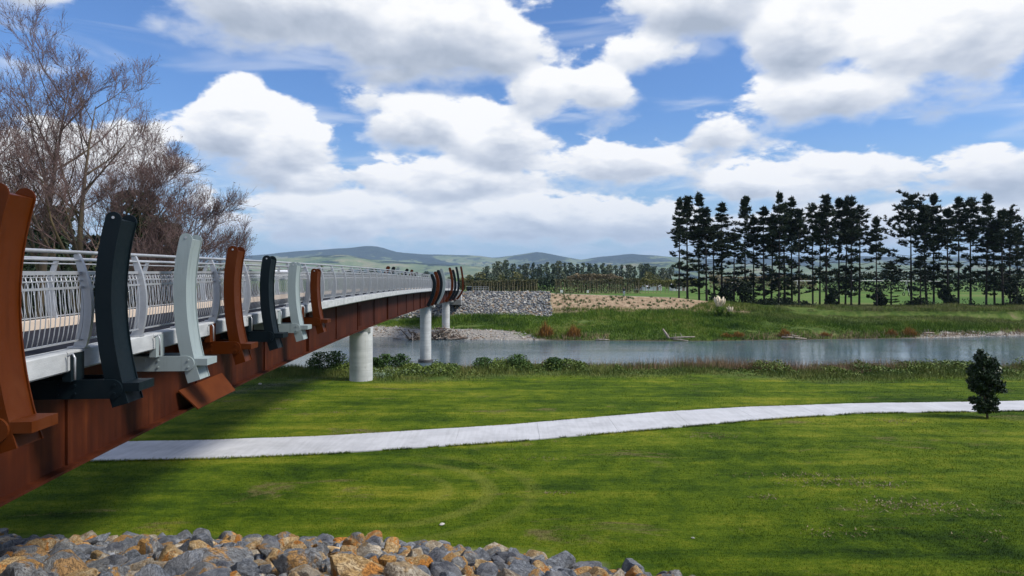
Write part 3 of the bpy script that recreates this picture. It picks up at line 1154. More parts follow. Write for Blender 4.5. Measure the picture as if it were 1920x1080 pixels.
FARR = [(71.5, 1, 6.35, M_DARK, .45), (75.5, 1, 6.65, M_RED, .50), (79.0, 1, 6.85, M_DARK, .55), (82.8, 1, 7.05, M_PALE, .60), (97.0, 1, 7.40, M_RED, .70), (104.0, 1, 7.2, M_DARK, .72),
        (112.0, 1, 7.75, M_DARK, .8), (124.5, 1, 8.05, M_RED, .95)]
for (d, side, zt0, mt, bl) in FARR:
    k0 = kz(d)
    rib(d, side, zt0, k0 - GD + 0.02 + (0.05 if d > 100 else 0), bowl(k0, zt0, k0 - GD, bl, -0.30, bl - 0.42), 0.34, 0.55, mt, False)
for (d, zt0, mt) in ((66, 7.05, M_RED), (69.5, 7.05, M_DARK), (72.7, 7.07, M_PALE), (80, 7.0, M_DARK), (84.6, 6.95, M_RED), (90, 6.7, M_DARK)):
    k0 = kz(d)
    rib(d, -1, zt0, k0 - GD + 0.02, bowl(k0, zt0, k0 - GD, .65, -0.30, 0.2), 0.30, 0.42, mt, False)

#@@REST
# ------------------------------------------------------------------ riprap on the near slope
import bmesh


def rock_mesh(name, seed, sub, mat, rough=0.022):
    r = np.random.default_rng(seed)
    bm = bmesh.new()
    bmesh.ops.create_icosphere(bm, subdivisions=sub, radius=1.0)
    N = r.normal(size=(12, 3))
    N /= np.linalg.norm(N, axis=1)[:, None]
    Dd = r.uniform(0.50, 0.95, 12)
    sc = np.array([1.0, r.uniform(0.68, 0.95), r.uniform(0.55, 0.8)])
    for v in bm.verts:
        d = np.array(v.co)
        c = N @ d
        rr = np.min(np.where(c > 0.05, Dd / np.maximum(c, 0.05), 9.0))
        rr = min(rr, 1.15)
        q = d * rr
        nn = (vnoise(q[0] * 3 + seed, q[1] * 3 + q[2] * 2.3, 1.0) - 0.5) * rough * 2.2 + (vnoise(q[0] * 8 + seed, q[2] * 8 - q[1] * 5, 1.0) - 0.5) * rough * 1.3
        q = q * (1 + float(nn)) * sc
        v.co = Vector(q)
    me = bpy.data.meshes.new(name)
    bm.to_mesh(me)
    bm.free()
    me.polygons.foreach_set('use_smooth', [True] * len(me.polygons))
    me.set_sharp_from_angle(angle=R(17))
    me.materials.append(mat)
    return me


WEI = [0.34, 0.24, 0.14, 0.14, 0.14]
ROCKS = [rock_mesh('boulder', 100 + k, 4, M_ROCKS[[0, 0, 0, 0, 1, 1, 1, 2, 2, 3, 3, 4, 4, 0, 1, 2][k]]) for k in range(16)]
ROCKS_LO = [rock_mesh('stone', 300 + k, 2, M_ROCKS[0], 0.05) for k in range(8)]

rip = tag(empty('riprap_slope', (0, 0, 0)), kind='structure')
placed = []


def try_rocks(n, rmin, rmax, gap, ymin, ymax=99):
    out = []
    for _ in range(n):
        x = rng.uniform(-14.5, 8.0)
        toe = np.interp(x, TOEX, TOEY)
        y = rng.uniform(ymin, min(ymax, toe - 0.1 + rng.uniform(0, .35)))
        r_ = rng.uniform(rmin, rmax)
        ok = True
        for (a, b, c) in placed:
            if (a - x) ** 2 + (b - y) ** 2 < ((c + r_) * gap) ** 2:
                ok = False
                break
        if ok:
            placed.append((x, y, r_))
            out.append((x, y, r_))
    return out


def toe_clip(lst):
    return lst


rocks = try_rocks(22, 0.34, 0.44, 0.95, 8.0, 11.4) + try_rocks(90, 0.25, 0.33, 0.88, 8.0) + try_rocks(2200, 0.15, 0.24, 0.78, 8.0) + try_rocks(5600, 0.08, 0.13, 0.76, 8.6)
small = try_rocks(3000, 0.04, 0.08, 0.72, 10.0)


def in_frame(x, y, z, m=60):
    if y < 1:
        return False
    u = 960 + 1280 * x / y
    v = 522 - 1280 * (z - EYE) / y
    return -m < u < 1920 + m and v < 1080 + m


seen = [q for q in rocks if in_frame(q[0], q[1], hz(q[0], q[1]) + q[2] * 0.5)]
seen.sort(key=lambda q: -q[2] / q[1])
hidden = [q for q in rocks if q not in set(seen)] + seen[298:]
seen = seen[:298]
for (x, y, r_) in seen:
    # ochre rocks gather in the middle of the slope, grey ones at both ends
    oc = math.exp(-((x + 3.2) / 2.6) ** 2)
    if rng.random() < 0.40 + 0.35 * oc:
        k = int(rng.choice([4, 5, 6, 7, 8, 9, 10, 14, 15]))
    else:
        k = int(rng.choice([0, 1, 2, 3, 11, 12, 13]))
    o = link('boulder', ROCKS[k], rip)
    o.location = (x, y, hz(x, y) + r_ * 0.22)
    o.rotation_euler = (rng.uniform(-0.5, 0.5), rng.uniform(-0.5, 0.5), rng.uniform(0, 6.28))
    s = r_ * 1.22
    o.scale = (s * rng.uniform(0.9, 1.15), s, s * rng.uniform(0.85, 1.1))


def join_rocks(name, lst, variants, mats, emb=0.2, parent=None, scl=1.25, zf=None):
    V, F, MI = [], [], []
    off = 0
    data = []
    for me in variants:
        v = np.array([p.co[:] for p in me.vertices])
        f = np.array([p.vertices[:] for p in me.polygons])
        data.append((v, f))
    zall = height(np.array([q[0] for q in lst]), np.array([q[1] for q in lst]))
    for ii, (x, y, r_) in enumerate(lst):
        v, f = data[rng.integers(len(data))]
        a = rng.uniform(0, 6.28)
        b = rng.uniform(-0.6, 0.6)
        Rm = np.array(Matrix.Rotation(a, 3, 'Z') @ Matrix.Rotation(b, 3, 'X'))
        z = zall[ii]
        q = (v * r_ * scl * rng.uniform(0.85, 1.15, 3)) @ Rm.T + np.array([x, y, z + r_ * emb])
        V.append(q)
        F.append(f + off)
        off += len(q)
        MI.append(np.full(len(f), rng.choice(len(mats), p=None)))
    me = np_mesh(name, np.concatenate(V), np.concatenate(F))
    for m in mats:
        me.materials.append(m)
    me.polygons.foreach_set('material_index', np.concatenate(MI).astype(np.int32))
    o = link(name, me, parent)
    return tag(o, kind='stuff')


def far_rock(name, c):
    return mat_simple(name, c, tuple(x * 0.6 for x in c), 1.5, 0.9)


M_FR = [far_rock('far_rock_grey', (0.19, 0.20, 0.205)), far_rock('far_rock_light', (0.52, 0.49, 0.43)), far_rock('far_rock_brown', (0.30, 0.22, 0.15)), far_rock('far_rock_dark', (0.10, 0.105, 0.12)), far_rock('far_rock_mid', (0.30, 0.30, 0.30))]
M_SM = [M_FR[0], far_rock('chip_ochre', (0.42, 0.25, 0.09)), M_FR[4], far_rock('chip_tan', (0.42, 0.36, 0.28))]
join_rocks('rubble', hidden, [rock_mesh('boulder', 400 + k, 3, M_ROCKS[0]) for k in range(6)], [M_ROCKS[0], M_ROCKS[0], M_ROCKS[1], M_ROCKS[1], M_ROCKS[2], M_ROCKS[3], M_ROCKS[4]], 0.2, rip)
join_rocks('stone_chips', small, ROCKS_LO, M_SM, 0.35, rip)

# riprap on the far bank beside the abutment: stones too small to pick apart
lst = []
for i in range(6000):
    x = rng.uniform(-34, 7.5)
    y = rng.uniform(127.3, 136.6)
    lst.append((x, y, rng.uniform(0.13, 0.30)))
join_rocks('far_riprap', lst, ROCKS_LO, [M_FR[0], M_FR[0], M_FR[1], M_FR[2], M_FR[3], M_FR[3], M_FR[4]], 0.25, None, 1.2)
# shingle along the far shore
lst = []
for i in range(900):
    x = rng.uniform(-30, 4) if i < 650 else rng.uniform(66, 95)
    y = float(far_shore(x)) + rng.uniform(-0.5, 6.0 if i < 650 else 1.8)
    lst.append((x, y, rng.uniform(0.06, 0.2)))
join_rocks('shingle', lst, ROCKS_LO, [M_FR[4], M_FR[1], M_FR[2]], 0.2, None, 1.2)

# ------------------------------------------------------------------ grass
M_LAWN = lawn_blade_mat()
M_TALL = mat_leaf('rough_grass_blades', (0.040, 0.085, 0.010), (0.175, 0.185, 0.045), 0.45)


def far_grass_mat():
    m, n, b = mat_new('far_bank_grass')
    g = n.node('ShaderNodeNewGeometry')
    p = g.outputs['Position']
    f = n.m('ADD', n.m('MULTIPLY', n.noise(p, 0.07, 4, 0.6), 0.55), n.m('MULTIPLY', n.noise(p, 0.7, 4, 0.7), 0.45))
    c = n.ramp(f, [(0.38, (0.022, 0.055, 0.010)), (0.48, (0.070, 0.130, 0.014)), (0.55, (0.120, 0.180, 0.022)), (0.64, (0.26, 0.235, 0.085))])
    tan = n.m('MULTIPLY', n.smooth(n.sep(p)[0], 34.0, 62.0), n.smooth(n.sep(p)[1], 118.0, 130.0))
    c = n.mix(n.m('MULTIPLY', tan, n.smooth(n.noise(p, 0.25, 4, 0.6), 0.35, 0.65, 0.2, 0.8)), c, (0.20, 0.185, 0.085))
    n.put(b.inputs['Base Color'], c)
    b.inputs['Roughness'].default_value = 0.8
    b.inputs['Specular IOR Level'].default_value = 0.1
    return m


M_TALLF = far_grass_mat()
M_DRY = mat_leaf('dry_stalks', (0.16, 0.085, 0.045), (0.30, 0.22, 0.13), 1.0)


def blades(x, y, z, h, w, lean=0.5, mat=None, name='grass'):
    n = len(x)
    a = rng.uniform(0, 2 * np.pi, n)
    b = rng.uniform(0, 2 * np.pi, n)
    l = rng.uniform(0, lean, n) * h
    base = np.stack([x, y, z], -1)
    side = np.stack([np.cos(a), np.sin(a), np.zeros(n)], -1) * (w * 0.5)[:, None]
    tip = base + np.stack([np.cos(b) * l, np.sin(b) * l, h], -1)
    V = np.stack([base - side, base + side, tip], 1).reshape(-1, 3)
    F = np.arange(3 * n).reshape(-1, 3)
    return link(name, np_mesh(name, V, F, mat))


n = 300000
y = 13.0 / (1 - rng.random(n) * (1 - 13.0 / 42.0))
x = rng.uniform(-1, 1, n) * y * 0.80
toe = np.interp(x, TOEX, TOEY)
ok = (y > toe + 0.25) & ~((y > PATH_NEAR(x) - 0.03) & (y < PATH_FAR(x) + 0.05)) & (y < near_edge(x) - 1)
x, y = x[ok], y[ok]
pat = fbm(x, y, 0.7, 3)
h = rng.uniform(0.015, 0.040, len(x)) * (0.5 + pat) * (1 + (rng.random(len(x)) < 0.02) * 1.2)
tag(blades(x, y, height(x, y) - 0.004, h, 0.013 * y / 16, 0.9, M_LAWN, 'lawn_grass'), 'short mown green grass of the lawn', 'grass', kind='stuff')

n = 26000
x = rng.uniform(-16, 34, n)
sd = rng.random(n) < 0.5
y = np.where(sd, PATH_NEAR(x) - rng.normal(0.03, 0.05, n), PATH_FAR(x) + rng.normal(0.02, 0.05, n))
ok = fbm(x, y, 1.1, 3) > 0.40
tag(blades(x[ok], y[ok], height(x[ok], y[ok]), rng.uniform(0.05, 0.10, ok.sum()), np.full(ok.sum(), 0.022), 1.2, M_LAWN, 'edge_grass'), 'ragged grass growing over the edges of the path', 'grass', kind='stuff')

# raked-up dead grass lying on the lawn
cl = [(1675, 790, .5, .25, 160), (1500, 893, 1.1, .12, 130), (1570, 905, .8, .25, 260), (1640, 915, .5, .12, 90), (1690, 950, .7, .3, 330), (1437, 935, .2, .12, 60), (1050, 926, .25, .08, 50), (1330, 820, .7, .2, 150), (1790, 960, .6, .3, 120), (1560, 1000, .5, .2, 60),
      (655, 812, .4, .2, 90), (640, 775, .4, .2, 60), (575, 735, .5, .2, 80), (540, 752, .4, .2, 80), (520, 768, .3, .15, 50), (1010, 862, .6, .15, 60), (1850, 1010, .5, .2, 50)]
xx, yy = [], []
for (px, pv, sx, sy, k) in cl:
    cx_, cy_ = gpt(px, pv)
    xx.append(rng.normal(cx_, sx, k))
    yy.append(rng.normal(cy_, sy, k))
x, y = np.concatenate(xx), np.concatenate(yy)
tag(blades(x, y, height(x, y) + 0.02, rng.uniform(0.015, 0.05, len(x)), np.full(len(x), 0.035), 3.0, mat_leaf('dead_grass', (0.10, 0.075, 0.035), (0.26, 0.21, 0.12), 6.0), 'dead_grass'), 'scattered clumps of raked-up dead grass on the lawn', 'dead grass', kind='stuff')

n = 170000
x = rng.uniform(-34, 50, n)
ye = near_edge(x)
y = ye + rng.uniform(-4.2, 7.5, n)
den = fbm(x, y, 0.35, 3)
edge = np.clip((y - (ye - 4.0)) / 2.2, 0, 1)
ok = (rng.random(n) < 0.25 + 0.75 * edge) & (den > 0.30)
x, y, den, edge = x[ok], y[ok], den[ok], edge[ok]
h = (0.08 + 0.62 * (den - 0.30) * 1.6 * edge) * rng.uniform(0.5, 1.15, len(x))
tag(blades(x, y, height(x, y) - 0.01, h, np.full(len(x), 0.035), 0.8, M_TALL, 'rough_grass'), 'long rough grass along the near river bank', 'grass', kind='stuff')

n = 240000
x = rng.uniform(-40, 112, n)
yw = far_shore(x)
y = yw + rng.uniform(0.2, 34, n)
den = fbm(x, y, 0.16, 4)
grav = np.interp(x, [-40, -2, 4, 66, 74, 112], [8, 6, 0.0, 0.0, 1.6, 1.6])
ok = (y > yw + grav * 0.9 + (den - 0.5) * 5) & (y < np.where(x < 7.8, 127.8, np.where(x < 44, 131.0 + np.clip((x - 34) * 0.9, 0, 9), 141.5))) & (den > 0.25)
x, y, den = x[ok], y[ok], den[ok]
h = (0.25 + 1.5 * (den - 0.3)) * rng.uniform(0.5, 1.1, len(x))
tag(blades(x, y, height(x, y) - 0.02, np.maximum(h, 0.1), rng.uniform(0.05, 0.11, len(x)), 0.9, M_TALLF, 'meadow_grass'), 'tall grass covering the far river bank', 'grass', kind='stuff')

n = 5200
x = np.concatenate([rng.normal(14, 3.0, 1700), rng.normal(21, 2.5, 1700), rng.uniform(-4, 44, 1800)])
y = near_edge(x) + rng.uniform(-0.6, 1.8, n)
tag(blades(x, y, height(x, y), rng.uniform(0.35, 0.95, n), np.full(n, 0.028), 0.45, M_DRY, 'dry_stalks'), 'reddish dry weed stalks at the water edge', 'weeds', kind='stuff')
n = 2600
x = rng.uniform(5, 108, n)
y = far_shore(x) + rng.uniform(0.2, 2.4, n)
ok = fbm(x, y, 0.1, 2) > 0.5
tag(blades(x[ok], y[ok], height(x[ok], y[ok]), rng.uniform(0.3, 1.0, ok.sum()), np.full(ok.sum(), 0.09), 0.6, M_DRY, 'shore_reeds'), 'dry brown reeds along the far shore', 'reeds', kind='stuff')
# seedlings on the mulched bank
n = 150
xs_ = rng.uniform(8.2, 42, n)
ys_ = rng.uniform(131.2, 136.0, n)
xx = (xs_[:, None] + rng.normal(0, 0.13, (n, 16))).ravel()
yy = (ys_[:, None] + rng.normal(0, 0.13, (n, 16))).ravel()
tag(blades(xx, yy, height(xx, yy), rng.uniform(0.2, 0.45, len(xx)), np.full(len(xx), 0.10), 0.8, M_BUSH, 'seedlings'), 'small planted seedlings dotted over the brown mulch bank', 'seedlings', kind='stuff')


# ------------------------------------------------------------------ foliage helpers
def leaf_quads(c, size, r=None, flat=0.0):
    r = r or rng
    n = len(c)
    d1 = r.normal(size=(n, 3))
    d1[:, 2] *= (1 - flat)
    d1 /= np.linalg.norm(d1, axis=1)[:, None]
    d2 = np.cross(d1, r.normal(size=(n, 3)))
    d2 /= np.linalg.norm(d2, axis=1)[:, None] + 1e-6
    s = (np.asarray(size) * r.uniform(0.6, 1.25, n))[:, None]
    a, b = d1 * s, d2 * s * 0.55
    V = np.stack([c - a, c - b, c + a, c + b], 1).reshape(-1, 3)
    return V, np.arange(4 * n).reshape(-1, 4)


def lobed_points(lobes, n, r, shell=0.55):
    """points in a set of ellipsoid lobes (cx,cy,cz,rx,ry,rz)"""
    lobes = np.array(lobes, float)
    vol = lobes[:, 3] * lobes[:, 4] * lobes[:, 5]
    k = r.choice(len(lobes), n, p=vol ** 0.75 / np.sum(vol ** 0.75))
    d = r.normal(size=(n, 3))
    d /= np.linalg.norm(d, axis=1)[:, None]
    rad = r.uniform(shell, 1.05, n) ** 0.7
    clump = 0.82 + 0.3 * vnoise(d[:, 0] * 4 + k * 7.7, d[:, 1] * 4 + d[:, 2] * 3.1)
    return lobes[k, :3] + d * (rad * clump)[:, None] * lobes[k, 3:]


def tree_meshes(name, H, W_, seed, mat, trunkmat, nl=9, leaves=1400, ls=0.55, low=0.25, trunk_r=0.25, cone=0.0, stems=1):
    r = np.random.default_rng(seed)
    lobes = []
    for i in range(nl):
        t = low + (1 - low) * (i + 0.5) / nl
        ang = r.uniform(0, 6.28)
        env = math.sin(math.pi * min(1, (t - low) / (1 - low) * 0.85 + 0.15)) ** 0.6
        env = env * (1 - cone) + cone * (1.05 - t)
        rr = W_ / 2 * env * r.uniform(0.25, 0.6)
        rad = W_ * r.uniform(0.20, 0.32) * (0.6 + 0.5 * env)
        lobes.append((math.cos(ang) * rr, math.sin(ang) * rr, H * t, rad, rad, rad * r.uniform(0.6, 0.95) * (H / W_) ** 0.35))
    pts = lobed_points(lobes, leaves, r)
    pts[:, 2] = np.minimum(pts[:, 2], H)
    V, F = leaf_quads(pts, ls, r)
    crown = np_mesh('crown', V, F, mat)
    mb = MB()
    for s in range(stems):
        b = Vector((r.uniform(-.06, .06) * (stems > 1) * 3, r.uniform(-.06, .06) * (stems > 1) * 3, -0.3))
        t2 = Vector((r.uniform(-.1, .1) * W_, r.uniform(-.1, .1) * W_, H * 0.8))
        mb.tube([b, b.lerp(t2, 0.35) + Vector((r.uniform(-.03, .03) * W_, 0, 0)), b.lerp(t2, 0.7), t2], [trunk_r / stems ** .5, trunk_r * .8 / stems ** .5, trunk_r * .45 / stems ** .5, trunk_r * .12], 7)
    for lb in lobes[::1]:
        c = Vector(lb[:3])
        st_ = Vector((0, 0, max(0.1, c.z - 0.25 * H)))
        mb.tube([st_, st_.lerp(c, 0.5) + Vector((0, 0, -0.02 * H)), c], [trunk_r * .35, trunk_r * .25, trunk_r * .08], 5)
    return mb.mesh('trunk', trunkmat, True), crown


def plant_tree(name, tm, cm, loc, scale, rz, label, cat, group=None):
    e = empty(name, loc, rz)
    e.scale = scale
    link('trunk', tm, e)
    link('crown', cm, e)
    return tag(e, label, cat, group)


ORD = ['first', 'second', 'third', 'fourth', 'fifth', 'sixth', 'seventh', 'eighth', 'ninth', 'tenth', 'eleventh', 'twelfth', 'thirteenth', 'fourteenth', 'fifteenth', 'sixteenth', 'seventeenth', 'eighteenth', 'nineteenth', 'twentieth',
       'twenty-first', 'twenty-second', 'twenty-third', 'twenty-fourth', 'twenty-fifth', 'twenty-sixth', 'twenty-seventh', 'twenty-eighth', 'twenty-ninth', 'thirtieth', 'thirty-first', 'thirty-second', 'thirty-third', 'thirty-fourth', 'thirty-fifth', 'thirty-sixth', 'thirty-seventh', 'thirty-eighth', 'thirty-ninth', 'fortieth']


# ------------------------------------------------------------------ pines on the far bank
def pine_meshes(seed, H=22.0, wide=3.2, top_flat=0.0, start=0.22):
    r = np.random.default_rng(seed)
    mb = MB()
    bend = r.uniform(-0.35, 0.35, 2)
    ax = lambda t: Vector((bend[0] * math.sin(t * 2.6), bend[1] * math.sin(t * 2.2), H * t))
    mb.tube([ax(-0.02)] + [ax(t) for t in np.linspace(0.04, 0.99, 10)], [0.30] + list(np.linspace(0.24, 0.035, 10)), 8)
    pts, dirs = [], []
    t = start
    while t < 0.985:
        q = (t - start) / (1 - start)
        prof = 0.55 + 0.45 * math.sin(math.pi * min(1.0, q * 0.9 + 0.12))
        prof *= (1.0 if q < 0.6 else (1 - top_flat) * (1 - (q - 0.6) / 0.4 * 0.72) + top_flat * 1.05)
        nbr = int(r.integers(4, 7)) if q > 0.5 else int(r.integers(2, 5))
        a0 = r.uniform(0, 6.28)
        for k in range(nbr):
            if q < 0.5 and r.random() < 0.30:
                continue
            a = a0 + k * 6.28 / nbr + r.uniform(-0.4, 0.4)
            L = wide * prof * r.uniform(0.55, 1.15)
            rise = r.uniform(-0.08, 0.30) + 0.45 * q
            o = ax(t + r.uniform(-.008, .008))
            p1 = o + Vector((math.cos(a) * L * .55, math.sin(a) * L * .55, L * .55 * rise * .6))
            p2 = o + Vector((math.cos(a) * L, math.sin(a) * L, L * rise))
            mb.tube([o, p1, p2], [0.06 * (1.1 - q * .7), 0.04 * (1.1 - q * .7), 0.015], 4)
            ncl = 3 + int(L * (1.7 if q < .4 else 2.4))
            for j in range(ncl):
                f = r.uniform(0.62 if q < .55 else 0.35, 1.08)
                c = p1.lerp(p2, (f - .55) / .45) if f > .55 else o.lerp(p1, f / .55)
                sp = 0.30 + 0.12 * L
                pts.append((c.x + r.normal() * sp * .6, c.y + r.normal() * sp * .6, c.z + r.normal() * 0.16 + 0.12))
        t += r.uniform(0.036, 0.070) * (1.0 if q > .5 else 1.25)
    for j in range(26):       # leader tuft
        c = ax(0.93 + 0.08 * r.random())
        pts.append((c.x + r.normal() * .3, c.y + r.normal() * .3, c.z + r.normal() * .15))
    C = np.array(pts)
    m = 17
    CC = np.repeat(C, m, axis=0)
    d = r.normal(size=(len(CC), 3))
    d[:, 2] = np.abs(d[:, 2]) * 0.9 + 0.05
    d /= np.linalg.norm(d, axis=1)[:, None]
    L = r.uniform(0.35, 0.85, len(CC))[:, None]
    s = np.cross(d, r.normal(size=d.shape))
    s /= np.linalg.norm(s, axis=1)[:, None]
    s *= r.uniform(0.055, 0.115, len(CC))[:, None]
    V = np.stack([CC - d * L * .25 - s * .4, CC + d * L * .45 + s, CC + d * L * 1.0, CC + d * L * .4 - s], 1).reshape(-1, 3)
    crown = np_mesh('crown', V, np.arange(len(V)).reshape(-1, 4), M_PINE)
    return mb.mesh('trunk', M_PBARK, True), crown


PINEV = [pine_meshes(21, wide=3.1, start=.18), pine_meshes(22, wide=3.5, start=.26), pine_meshes(23, wide=3.9, top_flat=.25, start=.22), pine_meshes(24, wide=2.8, start=.10),
         pine_meshes(25, wide=3.5, top_flat=.35, start=.2), pine_meshes(26, wide=3.0, start=.14), pine_meshes(27, wide=5.4, top_flat=.45, start=.16), pine_meshes(28, wide=2.6, start=.10)]
PINES = [(1273, 374), (1289, 370), (1311, 366), (1325, 393), (1340, 425), (1354, 383), (1376, 440), (1398, 371), (1413, 410), (1433, 390), (1446, 405), (1460, 365), (1472, 385), (1485, 372), (1498, 394),
         (1524, 385), (1537, 400), (1549, 368), (1573, 376), (1585, 372), (1596, 371), (1611, 389), (1644, 409), (1671, 490), (1709, 367), (1726, 480), (1738, 388), (1751, 368), (1778, 394), (1797, 374), (1820, 375), (1849, 368), (1865, 420), (1881, 397), (1894, 396), (1906, 430)]
for i, (px, pv) in enumerate(PINES):
    Y = 138.5 + (i * 37 % 11) * 0.62
    X = (px - 960) / 1280 * Y
    zb = hz(X, Y)
    H = EYE + (522 - pv) / 1280 * Y - zb
    vi = 6 if px in (1709, 1894) else int(rng.choice([0, 1, 2, 3, 4, 5, 7]))
    if H < 13:
        vi = 3
    if px == 1644:
        vi = 7
    hs = H / 22.0
    ws_ = float(rng.uniform(0.78, 1.06)) if H > 13 else 0.75
    look = 'broad dark pine with a flat spreading crown' if vi == 6 else ('short young dark pine' if H < 13 else ('slim dark pine' if vi in (3, 7) else 'tall dark pine'))
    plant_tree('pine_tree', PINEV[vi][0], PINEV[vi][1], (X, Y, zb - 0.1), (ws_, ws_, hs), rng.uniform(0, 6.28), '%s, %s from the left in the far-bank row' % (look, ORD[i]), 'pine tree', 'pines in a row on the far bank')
# low scrub under the pines
gx0 = lambda px: (px - 960) / 1280 * 141.0
for i, (px, w_, h_, lab) in enumerate(((1372, 5.5, 4.2, 'dark scrubby bush under the pines, left one'), (1392, 5.0, 5.0, 'dark scrubby bush under the pines, tallest one'), (1560, 3.5, 3.4, 'dark scrubby bush at the foot of the middle pines'), (1650, 3.0, 3.0, 'dark low bush in the gap of the pine row'), (1775, 3.6, 4.0, 'dark scrubby bush under the right-hand pines'), (1900, 4.5, 5.5, 'dark scrubby bush at the right end of the pines'))):
    Y = 139.5
    X = (px - 960) / 1280 * Y
    tm, cm = tree_meshes('b', h_, w_, 500 + i, M_PINE, M_PBARK, 8, 700, 0.34, 0.12, 0.12)
    plant_tree('bush', tm, cm, (X, Y, hz(X, Y)), (1, 1, 1), 0, lab, 'bush', 'scrub under the pines')


n = 16000
x = np.concatenate([rng.uniform(gx0(1330), gx0(1520), 9000), rng.uniform(gx0(1690), gx0(1960), 7000)])
y = rng.normal(141.0, 1.6, n)
hh = np.clip((fbm(x, y, 0.25, 3) - 0.30) * 4.5, 0.1, 2.2)
V, F = leaf_quads(np.stack([x, y, height(x, y) + hh * rng.random(n) ** 0.8], -1), 0.20)
tag(link('undergrowth', np_mesh('undergrowth', V, F, M_EVER)), 'dark undergrowth at the foot of the pines', 'undergrowth', kind='stuff')


# ------------------------------------------------------------------ bare trees behind the bridge
def ribbon_tubes(P, Rr):
    """P (n, m, 3) polylines, Rr (n, m) radii -> three-sided tubes"""
    n_, m, _ = P.shape
    td = P[:, -1] - P[:, 0]
    td /= np.linalg.norm(td, axis=1)[:, None] + 1e-9
    a = np.cross(td, np.array([0.31, 0.17, 0.93]))
    a /= np.linalg.norm(a, axis=1)[:, None] + 1e-9
    b = np.cross(td, a)
    ring = np.stack([P + (a * c + b * d)[:, None, :] * Rr[:, :, None] for c, d in ((1, 0), (-.5, .866), (-.5, -.866))], 2)
    V = ring.reshape(-1, 3)
    base = (np.arange(n_) * m * 3)[:, None, None, None] + (np.arange(m - 1) * 3)[None, :, None, None]
    F = base + np.array([[0, 1, 4, 3], [1, 2, 5, 4], [2, 0, 3, 5]])[None, None]
    return V, F.reshape(-1, 4)


def sprout(P, per, Lmin, Lmax, m, r0, g, up=0.25, spread=1.0):
    """fine twigs growing from the polylines P"""
    n_, k, _ = P.shape
    src = np.repeat(np.arange(n_), per)
    t = g.uniform(0.15, 1.0, len(src)) * (k - 1)
    i = np.minimum(t.astype(int), k - 2)
    fr = (t - i)[:, None]
    p = P[src, i] * (1 - fr) + P[src, i + 1] * fr
    d = P[src, i + 1] - P[src, i]
    d /= np.linalg.norm(d, axis=1)[:, None] + 1e-9
    d = d + g.normal(size=d.shape) * 0.50 * spread + np.array([0, 0, up])
    d /= np.linalg.norm(d, axis=1)[:, None]
    L = g.uniform(Lmin, Lmax, len(src))
    pts = [p]
    for j in range(m):
        d = d + g.normal(size=d.shape) * 0.10 + np.array([0, 0, up * 0.25])
        d /= np.linalg.norm(d, axis=1)[:, None]
        pts.append(pts[-1] + d * (L / m)[:, None])
    PP = np.stack(pts, 1)
    Rr = r0 * np.linspace(1, 0.55, m + 1)[None, :] * g.uniform(0.8, 1.2, len(src))[:, None]
    return PP, Rr


